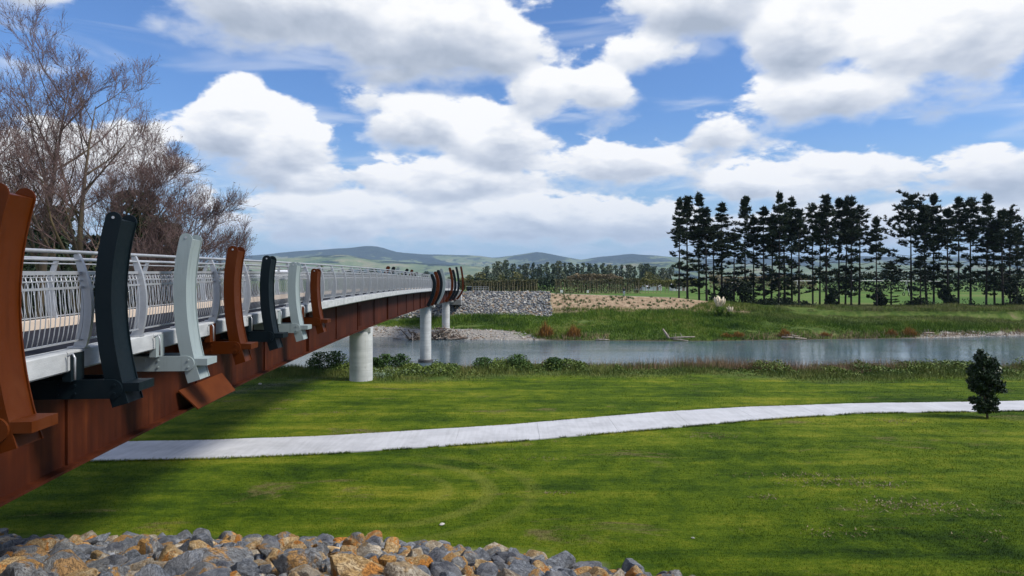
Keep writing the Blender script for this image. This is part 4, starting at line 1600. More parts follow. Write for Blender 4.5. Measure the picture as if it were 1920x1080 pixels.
def bare_tree(name, base, stems, seed, label, Lr=(0.46, 0.48, 0.48), up=0.10):
    r = random.Random(seed)
    g = np.random.default_rng(seed)
    out = {0: [], 1: [], 2: [], 3: []}

    def rv():
        return Vector((r.gauss(0, 1), r.gauss(0, 1), r.gauss(0, 1)))

    def br(p, d, L, rad, lev, nch):
        n = (9, 7, 5, 4)[lev]
        jit = (0.035, 0.075, 0.10, 0.13)[lev]
        trop = (0.015, up * 0.75, up * 1.1, up * 1.3)[lev]
        pts, rr, dd = [p], [rad], d.normalized()
        ds = []
        for i in range(n):
            dd = (dd + rv() * jit * 0.6 + Vector((0, 0, 1)) * trop).normalized()
            p = p + dd * (L / n)
            pts.append(p)
            rr.append(max(rad * (1 - (i + 1) / n * 0.93), 0.006))
            ds.append(dd)
        out[lev].append((pts, rr))
        if lev < 3:
            k = nch[lev]
            for j in range(k):
                t = min((0.32 if lev == 0 else 0.18) + ((0.68 if lev == 0 else 0.80) * (j + r.random()) / k), 0.99)
                f = t * n
                i = min(int(f), n - 1)
                q = pts[i].lerp(pts[i + 1], f - i)
                ax = ds[i].cross(rv()).normalized()
                ang = R(r.uniform(30, 58) if lev < 2 else r.uniform(24, 50))
                nd = Matrix.Rotation(ang, 3, ax) @ ds[i]
                if nd.z < -0.15:
                    nd.z *= 0.3
                l2 = L * Lr[lev] * (1.15 - 0.55 * t) * r.uniform(0.65, 1.2)
                br(q, nd, l2, min(max(rr[i] * 0.62, 0.008), 0.09 if lev else 0.13), lev + 1, nch)

    for k, (off, d, L, rad) in enumerate(stems):
        br(Vector(off), Vector(d), L, rad, 0, (13, 8, 5) if k == 0 else (9, 7, 5))
    e = empty(name, base)
    big = MB()
    for lev in (0, 1):
        for (pts, rr) in out[lev]:
            big.tube(pts, rr, 8 if lev == 0 else 5)
    big.build('trunk', M_BARK, e, True)
    Vs, Fs, nv = [], [], 0
    parts = []
    for lev in (2, 3):
        parts.append((np.array([[q[:] for q in pts] for pts, rr in out[lev]]), np.array([rr for pts, rr in out[lev]])))
    P4, R4 = sprout(parts[1][0], 5, 0.35, 0.80, 3, 0.0070, g, 0.30)
    P4b, R4b = sprout(parts[0][0], 3, 0.5, 1.0, 3, 0.0080, g, 0.30)
    P5, R5 = sprout(P4, 1, 0.18, 0.42, 1, 0.0065, g, 0.22)
    P5b, R5b = sprout(P4b, 2, 0.18, 0.42, 1, 0.0065, g, 0.22)
    for (P_, R_) in parts + [(P4, R4), (P4b, R4b), (P5, R5), (P5b, R5b)]:
        v, f = ribbon_tubes(P_, R_)
        Vs.append(v)
        Fs.append(f + nv)
        nv += len(v)
    link('twigs', np_mesh('twigs', np.concatenate(Vs), np.concatenate(Fs), M_TWIG), e)
    B = np.concatenate([P5[:, -1], P5b[:, -1], P4[:, 2]])
    B = B[g.random(len(B)) < 0.55]
    bv, bf = leaf_quads(B, 0.040)
    link('buds', np_mesh('buds', bv, bf, M_BUD), e)
    return tag(e, label, 'bare tree', 'bare trees behind the bridge')


bare_tree('bare_tree', (-27.0, 38.5, hz(-27, 38.5)), [((0, 0, -0.2), (0.06, 0, 1), 16.5, 0.30), ((0.1, 0, 2.6), (-0.35, 0.1, 1), 13.0, 0.20)], 4, 'tall leafless tree at the left edge of the photo, behind the bridge')
bare_tree('bare_tree', (-22.9, 36.0, hz(-22.9, 36)), [((0, 0, -0.2), (0.03, 0.02, 1), 15.5, 0.27), ((0, 0, 3.6), (0.55, -0.05, 0.62), 9.0, 0.13), ((0, 0, 4.0), (-0.40, 0, 0.9), 9.0, 0.13)], 12, 'leafless tree with straight pale trunk and lichened branches, between the first two ribs')
bare_tree('bare_tree', (-20.3, 34.5, hz(-20.3, 34.5)), [((0, 0, -0.2), (0.20, 0, 0.97), 10.6, 0.20), ((0.1, 0, 0.8), (0.42, 0.05, 0.88), 9.4, 0.16), ((0.2, 0, 1.4), (0.66, 0.0, 0.70), 7.6, 0.13), ((0.3, 0, 1.8), (0.90, 0.1, 0.46), 5.6, 0.10)], 33, 'low spreading leafless tree leaning right over the bridge railing', up=0.07)

# dark evergreens and hedge behind them
for i, (px, Y, H, W_, lab) in enumerate(((108, 62, 12.2, 7.0, 'dark evergreen tree behind the bare trunks, left one'), (262, 58, 13.0, 7.5, 'dark evergreen tree behind the second rib'), (318, 64, 11.0, 5.0, 'dark evergreen tree left of the pale rib'),
                                         (20, 66, 11.0, 8.0, 'dark evergreen tree behind the first rib'), (180, 70, 10.0, 7.0, 'dark evergreen tree between the bare trunks, furthest back'))):
    X = (px - 960) / 1280 * Y
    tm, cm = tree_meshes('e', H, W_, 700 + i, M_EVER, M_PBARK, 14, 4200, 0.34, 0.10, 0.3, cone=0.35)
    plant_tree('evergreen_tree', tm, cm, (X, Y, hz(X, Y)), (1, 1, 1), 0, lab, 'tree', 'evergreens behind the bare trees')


def hedge(name, p0, p1, h0, h1, thick, mat, label, n, ls, poles=0, polemat=None, gap=0.0, cat='hedge', top=None):
    L = math.hypot(p1[0] - p0[0], p1[1] - p0[1])
    t = rng.random(n)
    w = rng.uniform(-thick / 2, thick / 2, n)
    hh = h0 + (h1 - h0) * t
    if top:
        hh = hh + top * np.sin(np.pi * t) ** 0.6
    hh = hh * (0.92 + 0.16 * vnoise(t * L, t * 0, 0.5))
    X = p0[0] + (p1[0] - p0[0]) * t
    Y = p0[1] + (p1[1] - p0[1]) * t + w
    zg = height(X, Y)
    u = rng.random(n) ** 0.75
    Z = zg + gap + (hh - gap) * u
    e = empty(name, ((p0[0] + p1[0]) / 2, (p0[1] + p1[1]) / 2, 0))
    off = np.array(e.location)
    V, F = leaf_quads(np.stack([X, Y, Z], -1) - off, ls)
    link('foliage', np_mesh('foliage', V, F, mat), e)
    for k in range(poles):
        q = (k + 0.5 + rng.uniform(-.3, .3)) / poles
        x = p0[0] + (p1[0] - p0[0]) * q - off[0]
        y = p0[1] + (p1[1] - p0[1]) * q - off[1] - thick / 2 - 0.15
        z = hz(x + off[0], y + off[1])
        hp = (h0 + (h1 - h0) * q) * rng.uniform(0.75, 0.95)
        MB().tube([(x, y, z - 0.2), (x + rng.uniform(-.1, .1), y, z + hp * .5), (x + rng.uniform(-.2, .2), y, z + hp)], [0.10, 0.08, 0.03], 5).build('stem', polemat, e)
    return tag(e, label, cat)


M_STEM = mat_simple('pale_stems', (0.30, 0.24, 0.15), (0.22, 0.18, 0.11), 2.0, 0.9)
M_HDARK = mat_leaf('hedge_dark', (0.010, 0.022, 0.008), (0.025, 0.045, 0.014), 0.6)
M_HOLIVE = mat_leaf('hedge_olive', (0.050, 0.055, 0.018), (0.12, 0.105, 0.040), 0.6)
M_HTAN = mat_leaf('hedge_tan', (0.15, 0.12, 0.055), (0.30, 0.235, 0.15), 0.4)
M_HYEL = mat_leaf('hedge_yellow', (0.10, 0.105, 0.022), (0.19, 0.18, 0.045), 0.4)
gx = lambda px, Y: (px - 960) / 1280 * Y
hedge('hedge', (gx(-40, 46), 46), (gx(330, 46), 46), 6.4, 6.0, 2.0, M_EVER, 'dark green hedge seen through the bridge railing', 9000, 0.22)
hedge('shelterbelt', (gx(860, 265), 265), (gx(1008, 265), 265), 5.3, 5.2, 2.0, M_HOLIVE, 'clipped shelterbelt with pale stems right behind the far abutment', 5200, 0.35, 30, M_STEM)
hedge('hedge', (gx(880, 267.5), 267.5), (gx(1042, 267.5), 267.5), 5.9, 5.5, 2.0, M_HDARK, 'dark trimmed hedge top behind the far riprap', 5200, 0.35)
hedge('shelterbelt', (gx(1040, 262), 262), (gx(1200, 262), 262), 5.2, 5.6, 2.2, M_HOLIVE, 'olive shelterbelt with upright pale stems above the mulched bank', 5200, 0.35, 44, M_STEM)
hedge('shelterbelt', (gx(1062, 270), 270), (gx(1168, 270), 270), 5.6, 5.6, 2.5, M_HTAN, 'tan leafless treetops rising behind the olive shelterbelt', 3400, 0.40, gap=4.0, top=2.4)
hedge('shelterbelt', (gx(1190, 268), 268), (gx(1310, 268), 268), 5.4, 5.4, 2.0, M_HYEL, 'yellow-green shelterbelt left of the first pine', 4200, 0.38, gap=2.6, poles=16, polemat=M_STEM)
hedge('shelterbelt', (gx(1330, 285), 285), (gx(1530, 285), 285), 7.0, 6.5, 2.5, M_HTAN, 'tan autumn shelterbelt seen between the pine trunks', 4200, 0.45, gap=1.5)
hedge('hedge', (gx(1540, 300), 300), (gx(2050, 300), 300), 8.5, 8.5, 4.0, M_EVER, 'long dark hedge behind the right-hand pines', 7000, 0.6)

# distant belt of trees
BELTV = [tree_meshes('t', 14, 9.5, 800 + k, M_BELT[k % 2], M_PBARK, 11, 1000, 0.62, 0.15, 0.3) for k in range(5)] + [tree_meshes('t', 15, 5.2, 820 + k, M_BELT[0], M_PBARK, 9, 800, 0.60, 0.12, 0.3) for k in range(3)]
BELTY = [tree_meshes('t', 8, 7.5, 840 + k, M_BELT[2], M_PBARK, 8, 600, 0.6, 0.08, 0.2) for k in range(2)]
belt = [(894, 512, 2), (912, 499, 0), (924, 512, 1), (935, 491, 3), (948, 488, 4), (960, 495, 0), (975, 497, 5), (987, 495, 1), (1000, 493, 6), (1013, 496, 2), (1025, 492, 7), (1036, 495, 5), (1047, 490, 3), (1058, 493, 6), (1070, 493, 4),
        (1083, 495, 7), (1094, 493, 5), (1106, 494, 0), (1118, 495, 6), (1130, 494, 7), (1142, 497, 3), (1154, 498, 5), (1166, 497, 6), (1178, 497, 1), (1190, 500, 7), (1202, 495, 2), (1214, 495, 4), (1228, 500, 0), (1243, 503, 3), (1256, 502, 1)]
for i, (px, pv, k) in enumerate(belt):
    Y = 455 + (i * 53 % 17) * 5.0
    X = gx(px, Y)
    zb = hz(X, Y)
    H = EYE + (522 - pv) / 1280 * Y - zb
    s = H / (14.0 if k < 5 else 15.0)
    plant_tree('tree', BELTV[k][0], BELTV[k][1], (X, Y, zb), (min(s, 1.15), min(s, 1.15), s), rng.uniform(0, 6.28), '%s tree in the distant belt, %s from the left' % ('rounded grey-green' if k < 5 else 'narrow blue-green', ORD[i]), 'tree', 'distant belt of trees')
lowb = [(866, 0), (880, 1), (902, 1), (918, 0), (942, 0), (968, 1), (990, 0), (1232, 0), (1216, 1), (1250, 1)]
for i, (px, k) in enumerate(lowb):
    Y = 380 + (i % 4) * 9
    X = gx(px, Y)
    s = 0.75 + 0.2 * (i % 3)
    plant_tree('low_tree', BELTY[k][0], BELTY[k][1], (X, Y, hz(X, Y)), (s, s, s), rng.uniform(0, 6.28), 'low yellow-green tree in front of the distant belt, %s from the left' % ORD[i], 'tree', 'low trees before the belt')
leftb = [(470, 2), (498, 4), (560, 0), (600, 3), (618, 1), (655, 2), (676, 0), (700, 4), (722, 1), (752, 3), (778, 0), (800, 2), (822, 1), (846, 4)]
for i, (px, k) in enumerate(leftb):
    Y = 430 + (i * 29 % 7) * 12
    X = gx(px, Y)
    s = 0.42 + 0.08 * (i * 5 % 4)
    plant_tree('tree', BELTV[k][0], BELTV[k][1], (X, Y, hz(X, Y)), (s * 1.3, s * 1.3, s), rng.uniform(0, 6.28), 'small distant tree above the bridge railing, %s from the left' % ORD[i], 'tree', 'distant trees behind the railing')


# ------------------------------------------------------------------ houses and sheds far off
def house(name, px, Y, w, dp, h, rh, wall, roof, label, cat='house'):
    X = gx(px, Y)
    z = hz(X, Y)
    e = empty(name, (X, Y, z))
    MB().box(-w / 2, w / 2, -dp / 2, dp / 2, -0.5, h).build('wall', wall, e)
    o = 0.4
    mb = MB()
    mb.prism([(-w / 2 - o, -dp / 2 - o, h + 0.003), (-w / 2 - o, dp / 2 + o, h + 0.003), (-w / 2 - o, 0, h + rh)], [(w / 2 + o, -dp / 2 - o, h + 0.003), (w / 2 + o, dp / 2 + o, h + 0.003), (w / 2 + o, 0, h + rh)])
    mb.build('roof', roof, e)
    k = max(2, int(w / 3))
    for i in range(k):
        x = -w / 2 + (i + 0.5) * w / k
        if i == k // 2:
            MB().box(x - 0.5, x + 0.5, -dp / 2 - 0.04, -dp / 2 - 0.002, 0, 2.1).build('door', M_ROOFB, e)
        else:
            MB().box(x - 0.7, x + 0.7, -dp / 2 - 0.04, -dp / 2 - 0.002, 0.9, 2.1).build('window', M_GLASS, e)
    return tag(e, label, cat)


house('shed', 1222, 330, 8.5, 6, 1.9, 1.6, M_WHITE, M_ROOFW, 'low white-roofed shed right of the olive shelterbelt', 'shed')
house('shed', 1203, 336, 6.0, 5, 1.5, 0.9, M_WHITE, M_ROOFB, 'small low shed at the left of the white-roofed shed', 'shed')
house('shed', 1272, 322, 7.0, 6, 2.2, 1.4, M_WHITE, M_ROOFW, 'white shed partly behind the first pine', 'shed')
house('shed', 1382, 310, 12.0, 7, 3.0, 1.0, M_WHITE, M_ROOFW, 'long white shed between the left pine trunks', 'shed')
house('house', 532, 560, 13, 9, 4.0, 3.0, M_WHITE, M_ROOFW, 'pale house above the railing by the dark fifth rib')
house('house', 512, 520, 10, 9, 3.2, 2.5, M_WHITE, M_ROOFB, 'brown-roofed house left of the dark fifth rib')
house('house', 775, 520, 11, 8, 2.9, 2.2, M_WHITE, M_ROOFW, 'pale house behind the far ribs of the railing')
house('house', 802, 500, 10, 8, 2.6, 2.2, M_WHITE, M_ROOFB, 'brown-roofed house left of the middle cluster of ribs')

# irrigation boom in the field
Y = 225
ir = tag(empty('irrigator', (gx(1620, Y), Y, 0)), 'long white irrigation pipe on wheeled towers behind the pines', 'irrigator')
M_IRR = mat_simple('white_pipe', (0.75, 0.75, 0.75), None, 1, 0.5)
MB().tube([(-27, 0, 4.95), (0, 0, 5.05), (28, 0, 4.85)], 0.10, 6).build('pipe', M_IRR, ir)
for xq in (-22, -4, 14, 26):
    for s in (-1, 1):
        MB().tube([(xq, 0, 4.85), (xq, s * 1.6, 0.6)], 0.05, 5).build('tower_leg', M_IRR, ir)
        rg = [(xq + 0, s * 1.6 + 0.55 * math.cos(a), 0.55 + 0.55 * math.sin(a)) for a in np.linspace(0, 6.28, 15)]
        MB().tube(rg, 0.12, 5).build('wheel', M_PBARK, ir)

# ------------------------------------------------------------------ small dark tree on the lawn
tx, ty = gx(1847, 28.3), 28.3
tz = hz(tx, ty)
r_ = np.random.default_rng(5)
lob = [(-0.15, 0, 2.45, .50, .45, .42), (0.30, 0.1, 2.25, .48, .5, .42), (-0.35, 0.1, 1.95, .48, .5, .45), (0.15, -0.1, 1.75, .62, .6, .5), (-0.30, 0, 1.35, .60, .55, .45), (0.55, 0.05, 1.40, .50, .45, .34),
       (0.10, 0.1, 1.10, .60, .55, .35), (-0.45, -0.05, 0.75, .42, .40, .26), (0.25, 0, 0.75, .45, .45, .28), (0.05, 0.25, 1.5, .6, .5, .5), (-0.22, -.02, 2.78, .18, .18, .16), (-0.62, 0, 1.55, .34, .3, .22), (0.72, 0, 1.15, .34, .3, .2), (-0.1, -.1, .55, .45, .4, .22), (0.45, 0.1, .62, .35, .3, .2), (0.5, 0, 1.95, .35, .3, .25)]
lob = [(a_ * 0.95, b_, c_, d_ * .66, e_ * .66, f_ * .70) for (a_, b_, c_, d_, e_, f_) in lob] + [(-.2, 0, .42, .30, .28, .16), (.22, -.1, .38, .28, .26, .15), (0.02, .1, .30, .3, .3, .14)]
pts = lobed_points(lob, 6200, r_, 0.3)
V, F = leaf_quads(pts, 0.072, r_)
st_e = tag(empty('small_tree', (tx, ty, tz)), 'small dark leafy tree standing on the lawn beside the path', 'tree')
tb = MB()
tb.tube([(0.10, 0, -0.1), (0.08, 0, 0.35), (-0.02, 0.02, 1.2), (-0.1, 0, 2.6)], [0.045, 0.042, 0.032, 0.01], 8)
tb.build('trunk', M_BARK, st_e, True)
for lb in lob:
    c = Vector(lb[:3])
    s0 = Vector((0.06, 0, max(0.18, c.z * 0.45)))
    MB().tube([s0, s0.lerp(c, .5) + Vector((0, 0, -.05)), c], [0.02, 0.014, 0.006], 5).build('branch', M_PBARK, st_e)
link('crown', np_mesh('crown', V, F, M_SHRUB), st_e)

# bushes on the near bank
for i, (px, Y, w_, h_, lab) in enumerate(((600, 42.5, 1.9, 1.15, 'leafy green bush under the girder, left of the first pier'), (632, 42.8, 1.6, 1.2, 'rounded green bush just left of the first pier'), (703, 43.2, 1.0, 0.8, 'small green bush just right of the first pier'), (725, 43.0, 1.4, 1.05, 'green bush between the first two piers, left one'), (752, 43.4, 1.4, 1.1, 'green bush between the first two piers, right one'),
                                             (905, 43.0, 1.5, 0.8, 'low green bush on the bank right of the second pier'), (975, 43.2, 1.9, 0.95, 'bramble bush on the near bank below the far riprap'), (1040, 43.0, 1.6, 0.8, 'low bramble on the near bank, centre of the photo'))):
    X = gx(px, Y)
    tm, cm = tree_meshes('b', h_, w_, 900 + i, M_BUSH, M_BARK, 13, 1500, 0.065, 0.06, 0.03, stems=3)
    plant_tree('bush', tm, cm, (X, Y, hz(X, Y)), (1, 1, 1), 0, lab, 'bush', 'bushes on the near bank')

# ragged scrub along the whole near bank
n = 62000
x = np.concatenate([rng.uniform(-26, 12, 36000), rng.uniform(12, 48, 26000)])
cl = fbm(x, x * 0, 0.55, 4)
y = near_edge(x) + rng.normal(0.2, 0.9, n)
hh = np.clip((cl - 0.38) * 2.2, 0.04, 0.62) * (0.65 + 0.7 * vnoise(x, y, 1.7))
z = height(x, y) + hh * rng.random(n) ** 0.7
V, F = leaf_quads(np.stack([x, y, z], -1), 0.07)
tag(link('bank_scrub', np_mesh('bank_scrub', V, F, mat_leaf('scrub_leaves', (0.026, 0.066, 0.010), (0.125, 0.165, 0.028), 0.8))), 'ragged green scrub and weeds along the near water edge', 'scrub', kind='stuff')
# white-flowered weeds round the first pier
n = 900
xx = np.concatenate([rng.normal(gx(712, 40), .35, 250), rng.uniform(gx(700, 42), gx(830, 42), 650)])
yy = np.concatenate([rng.normal(39.8, .2, 250), rng.uniform(40.6, 42.0, 650)])
V, F = leaf_quads(np.stack([xx, yy, height(xx, yy) + rng.uniform(0.05, 0.32, n)], -1), 0.055)
tag(link('weeds', np_mesh('weeds', V, F, mat_leaf('pale_weed', (0.06, 0.11, 0.05), (0.30, 0.36, 0.26), 5.0))), 'pale flowering weeds at the foot of the piers', 'weeds', kind='stuff')

# orange willow shrubs on the far shore
for i, (px, pv0, pv1, w_, lab) in enumerate(((1022, 596, 636, 2.4, 'largest orange willow shrub on the far shore'), (1075, 603, 636, 2.2, 'orange-brown willow shrub right of the largest one'), (1361, 622, 638, 1.6, 'small orange shrub on the far shore below the pampas'), (1384, 618, 637, 1.6, 'brownish orange shrub beside the small orange one'),
                                              (1546, 622, 636, 1.5, 'small orange shrub right of the grey driftwood'), (1671, 614, 633, 1.6, 'orange shrub on the far shore, left of a pair'), (1704, 608, 631, 2.2, 'orange shrub on the far shore, right of a pair'), (1470, 612, 634, 1.7, 'orange-brown shrub above the grey driftwood'))):
    X0 = gx(px, 109)
    Y = float(far_shore(X0)) + 1.6
    X = gx(px, Y)
    z = hz(X, Y)
    H = max(0.8, EYE - (pv0 - 522) / 1280 * Y - z)
    nbl = 620
    e = tag(empty('shrub', (X, Y, z)), lab, 'shrub', 'orange shrubs on the far shore')
    a = rng.uniform(0, 6.28, nbl)
    rr = np.abs(rng.normal(0, w_ * 0.30, nbl))
    cl_ = rng.integers(0, 5, nbl)
    h = H * rng.uniform(0.25, 1.0, nbl) * np.clip(1.1 - rr / w_, 0.3, 1) * np.array([1.0, .75, .55, .85, .62])[cl_]
    bx_, by_ = rr * .5 * np.cos(a) + np.array([0, .35, -.4, -.15, .5])[cl_] * w_ * .5, rr * .5 * np.sin(a)
    tipx, tipy = bx_ * 1.5 + rng.normal(0, .22, nbl), by_ * 1.5 + rng.normal(0, .22, nbl)
    s = rng.uniform(0, 6.28, nbl)
    sv = np.stack([np.cos(s), np.sin(s), 0 * s], -1) * 0.045
    b0 = np.stack([bx_, by_, 0 * h - .05], -1)
    tp = np.stack([tipx, tipy, h], -1)
    mid = (b0 + tp) / 2
    V = np.stack([b0, mid + sv, tp, mid - sv], 1).reshape(-1, 3)
    link('stems', np_mesh('stems', V, np.arange(len(V)).reshape(-1, 4), M_ORANGE), e)

# pampas clumps
for (px, pv, sc, lab) in ((1350, 573, 1.55, 'large pampas clump with cream plumes in front of the pines'), (1368, 580, 0.85, 'small cream pampas clump right of the large one')):
    Y = 126.5
    X = gx(px, Y)
    z = hz(X, Y)
    e = tag(empty('pampas_grass', (X, Y, z)), lab, 'pampas grass', 'pampas clumps on the far bank')
    n = 260
    a = rng.uniform(0, 6.28, n)
    l = rng.uniform(.3, 1.0, n) * sc
    h = rng.uniform(.7, 1.3, n) * sc
    b0 = np.stack([.1 * np.cos(a), .1 * np.sin(a), 0 * a], -1)
    mid = np.stack([l * .6 * np.cos(a), l * .6 * np.sin(a), h], -1)
    tp = np.stack([l * np.cos(a), l * np.sin(a), h * .8], -1)
    sv = np.stack([-np.sin(a), np.cos(a), 0 * a], -1) * .04
    V = np.stack([b0 - sv, b0 + sv, mid + sv, mid - sv, mid - sv, mid + sv, tp + sv * .2, tp - sv * .2], 1).reshape(-1, 3)
    link('leaves', np_mesh('leaves', V, np.arange(len(V)).reshape(-1, 4), M_TALLF), e)
    for k in range(int(16 * sc) + 4):
        aa = rng.uniform(0, 6.28)
        q = rng.uniform(0.1, 0.75) * sc
        b0 = Vector((math.cos(aa) * q * .4, math.sin(aa) * q * .4, .4 * sc))
        m1 = Vector((math.cos(aa) * q * .8, math.sin(aa) * q * .8, rng.uniform(1.3, 1.7) * sc))
        t1 = m1 + Vector((math.cos(aa) * .18, math.sin(aa) * .18, rng.uniform(.6, .9))) * sc
        MB().tube([b0, m1, m1.lerp(t1, .4), m1.lerp(t1, .75), t1], [.012, .03, .11 * sc, .08 * sc, .01], 6).build('plume', M_PLUME, e, True)


# ------------------------------------------------------------------ driftwood
def log(p, q, r0, label, mat=None, stubs=2):
    p, q = Vector(p), Vector(q)
    e = tag(empty('driftwood_log', p), label, 'driftwood', 'driftwood on the far shore')
    d = q - p
    mb = MB()
    mb.tube([Vector((0, 0, 0)), d * .3 + Vector((0, 0, .06)), d * .65 + Vector((0, .05, .03)), d], [r0, r0 * .95, r0 * .8, r0 * .5], 7)
    mb.build('trunk', mat or M_DRIFT, e, True)
    for k in range(stubs):
        o = d * (.2 + .6 * k / max(1, stubs))
        MB().tube([o, o + Vector((rng.uniform(-.5, .5), rng.uniform(-.4, .2), rng.uniform(.3, .8)))], [r0 * .5, r0 * .15], 5).build('branch_stub', mat or M_DRIFT, e)
    return e


def shore(px, ds=0.8, up=0.15):
    X = gx(px, 109)
    Y = float(far_shore(X)) + ds
    X = gx(px, Y)
    return Vector((X, Y, max(hz(X, Y), -4.0) + up))


a = shore(1254)
log(a, a + Vector((-0.9, 0.3, 1.5)), 0.22, 'upright grey driftwood stump on the far shore', stubs=1)
log(shore(1256), shore(1303, 0.6, 0.5), 0.16, 'long pale driftwood trunk beside the upright stump')
log(shore(1262, .4), shore(1290, -.2, 0.1), 0.12, 'thin driftwood limb in front of the long trunk')
log(shore(1466), shore(1512, 0.2, .1), 0.20, 'grey driftwood trunk below the middle pines')
log(shore(1470, 1.4, .3), shore(1500, 1.0, .2), 0.15, 'shorter driftwood trunk behind the grey one')
log(shore(1731, 2.2, .15), shore(1752, 2.4, .2), 0.16, 'pale driftwood piece on the right-hand beach')
log(shore(1850, 1.6, .1), shore(1882, 1.8, .12), 0.16, 'bleached driftwood trunk at the right end of the beach')
log(shore(1117, .2, .05), shore(1142, .3, .08), 0.14, 'pale driftwood log lying at the water edge, centre')
pile = tag(empty('driftwood_pile', (gx(830, 110.2), 110.2, -4.1)), 'tangled driftwood heap around the foot of the third pier', 'driftwood')
for k in range(130):
    x = rng.normal(-0.2, 2.0) if k < 100 else rng.normal(-4.0, 0.6)
    y = rng.normal(-0.6, 1.0)
    hh = max(0.05, 1.9 * math.exp(-(x / 2.4) ** 2)) * rng.random()
    if k >= 100:
        hh = rng.random() * 0.8
    a = rng.uniform(0, 6.28)
    l = rng.uniform(0.5, 1.6)
    el = rng.normal(0.15, 0.4)
    dv = Vector((math.cos(a) * math.cos(el), math.sin(a) * math.cos(el), math.sin(el))) * l
    c = Vector((x, y, hh + 0.1))
    MB().tube([c - dv, c + dv * .1 + Vector((0, 0, .05)), c + dv], [0.12, 0.10, 0.035], 5).build('branch', M_DRIFT if rng.random() < .35 else M_DRIFTD, pile)

# ------------------------------------------------------------------ things by the far abutment
ex, ey = gx(881, 132.0), 132.0
ez = hz(ex, 136.5)
bn_ = tag(empty('litter_bin', (gx(880, 137.2), 137.2, hz(gx(880, 137.2), 137.2))), 'dark grey litter bin standing at the far end of the bridge', 'bin')
MB().box(-0.45, 0.42, -0.35, 0.35, 0.12, 1.05).build('body', M_DARK, bn_)
MB().box(-0.50, 0.47, -0.40, 0.40, 1.053, 1.14).build('lid', M_PALE, bn_)
MB().box(-0.30, 0.28, -0.372, -0.352, 0.62, 0.92).build('opening', M_GLASS, bn_)
for sx in (-0.38, 0.35):
    MB().box(sx - 0.05, sx + 0.05, -0.3, 0.3, -0.05, 0.117).build('foot', M_DARK, bn_)
fn = tag(empty('fence', (0, 0, 0)), 'short galvanised fence on the bank above the far riprap', 'fence')
fp = [(gx(888 + k * 4.6, 136.3), 136.3) for k in range(7)]
for (x, y) in fp:
    MB().tube([(x, y, hz(x, y) - .2), (x, y, hz(x, y) + 1.1)], 0.035, 6).build('post', M_GALV, fn)
for zz in (0.35, 0.72, 1.08):
    MB().tube([(x, y, hz(x, y) + zz) for x, y in fp], 0.022, 5).build('rail', M_GALV, fn)
for (px, hh, lab) in ((1053, 1.3, 'small white sign on a post before the olive shelterbelt, left one'), (1102, 1.2, 'small white sign on a post before the olive shelterbelt, right one')):
    Y = 205
    e = tag(empty('sign', (gx(px, Y), Y, hz(gx(px, Y), Y))), lab, 'sign')
    MB().tube([(0, 0, -.3), (0, 0, hh + 1.2)], 0.06, 6).build('post', M_PBARK, e)
    w_ = .30 if px > 1080 else .42
    MB().box(-w_, w_, -0.09, -0.064, hh + .25, hh + 1.05).build('panel', M_WHITE, e)

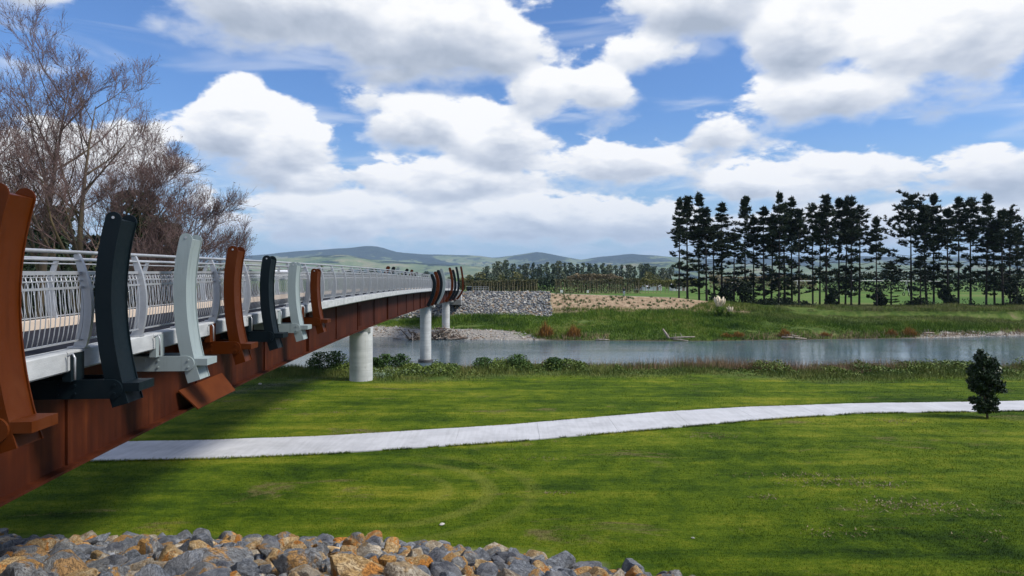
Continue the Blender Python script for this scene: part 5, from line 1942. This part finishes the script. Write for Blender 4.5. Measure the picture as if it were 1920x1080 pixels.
# a walker on the stopbank
def person():
    Y = 137.6
    X = gx(1170, Y)
    z = hz(X, Y)
    J = {'pel': (0, 0, .95), 'sp': (0, .01, 1.18), 'ch': (0, .0, 1.40), 'nk': (0, .0, 1.53), 'hd': (0, -.02, 1.64), 'tp': (0, -.01, 1.76),
         'ls': (.18, 0, 1.42), 'le': (.25, .05, 1.14), 'lw': (.23, -.08, .90), 'lh': (.22, -.11, .82), 'rs': (-.18, 0, 1.42), 're': (-.25, .03, 1.14), 'rw': (-.24, -.10, .92), 'rh': (-.23, -.13, .84),
         'lp': (.10, 0, .90), 'lk': (.12, -.10, .50), 'la': (.12, -.02, .09), 'lt': (.13, -.18, .03), 'rp': (-.10, 0, .90), 'rk': (-.12, .02, .50), 'ra': (-.13, .16, .10), 'rt': (-.14, .04, .03)}
    rad = {'pel': .15, 'sp': .135, 'ch': .155, 'nk': .055, 'hd': .095, 'tp': .07, 'ls': .07, 'le': .05, 'lw': .035, 'lh': .038, 'rs': .07, 're': .05, 'rw': .035, 'rh': .038, 'lp': .10, 'lk': .07, 'la': .05, 'lt': .04, 'rp': .10, 'rk': .07, 'ra': .05, 'rt': .04}
    E = [('pel', 'sp'), ('sp', 'ch'), ('ch', 'nk'), ('nk', 'hd'), ('hd', 'tp'), ('ch', 'ls'), ('ls', 'le'), ('le', 'lw'), ('lw', 'lh'), ('ch', 'rs'), ('rs', 're'), ('re', 'rw'), ('rw', 'rh'), ('pel', 'lp'), ('lp', 'lk'), ('lk', 'la'), ('la', 'lt'), ('pel', 'rp'), ('rp', 'rk'), ('rk', 'ra'), ('ra', 'rt')]
    ks = list(J)
    me = bpy.data.meshes.new('person')
    me.from_pydata([J[k] for k in ks], [(ks.index(a), ks.index(b)) for a, b in E], [])
    o = link('person', me, None, (X, Y, z + 0.0))
    sk = o.modifiers.new('skin', 'SKIN')
    for i, k in enumerate(ks):
        sv = me.skin_vertices[0].data[i]
        sv.radius = (rad[k], rad[k] * .8)
        sv.use_root = (k == 'pel')
    o.modifiers.new('sub', 'SUBSURF').levels = 2
    o.modifiers['sub'].render_levels = 2
    m, n, b = mat_new('walker_clothes')
    tcn = n.node('ShaderNodeTexCoord')
    zz = n.m('DIVIDE', n.sep(tcn.outputs['Object'])[2], 1.8)
    rp = n.ramp(zz, [(0.0, (.05, .05, .05)), (0.05, (.36, .42, .52)), (0.53, (.012, .012, .014)), (0.845, (.45, .27, .19)), (0.945, (.05, .03, .02))])
    rp.node.color_ramp.interpolation = 'CONSTANT'
    n.put(b.inputs['Base Color'], rp)
    me.materials.append(m)
    return tag(o, 'person in black top and pale blue trousers walking along the far stopbank', 'person')


person()
# small things lying on the lawn
for (px, pv, s, lab) in ((829, 985, .07, 'small white stone on the lawn just above the boulders'), (488, 722, .10, 'pale stone on the lawn beside the girder'), (1300, 1010, .05, 'tiny pale stone on the lawn right of the boulders')):
    x, y = gpt(px, pv)
    o = link('stone', rock_mesh('stone', px, 3, M_FR[1]), None, (x, y, hz(x, y) + s * .4), None, (s, s * .8, s * .6))
    tag(o, lab, 'stone')
x, y = gpt(1668, 912)
o = MB().tube([(0, 0, 0.015), (0.09, 0.12, 0.03), (0.14, 0.26, 0.02)], [0.014, 0.012, 0.006], 6).build('stick', M_DRIFT)
o.location = (x, y, hz(x, y))
tag(o, 'pale stick lying on the lawn at the right', 'stick')

# ------------------------------------------------------------------ haze over the valley
hm = bpy.data.materials.new('valley_haze')
hm.use_nodes = True
ht = hm.node_tree
ht.nodes.clear()
pv_ = ht.nodes.new('ShaderNodeVolumePrincipled')
pv_.inputs['Color'].default_value = (0.52, 0.70, 1.0, 1.0)
pv_.inputs['Density'].default_value = 0.000055
pv_.inputs['Density Attribute'].default_value = ''
pv_.inputs['Anisotropy'].default_value = 0.0
ho = ht.nodes.new('ShaderNodeOutputMaterial')
ht.links.new(pv_.outputs[0], ho.inputs['Volume'])
hz_o = MB().box(-15500, 15500, -60, 15000, -8, 620).build('haze', hm)
tag(hz_o, kind='stuff')
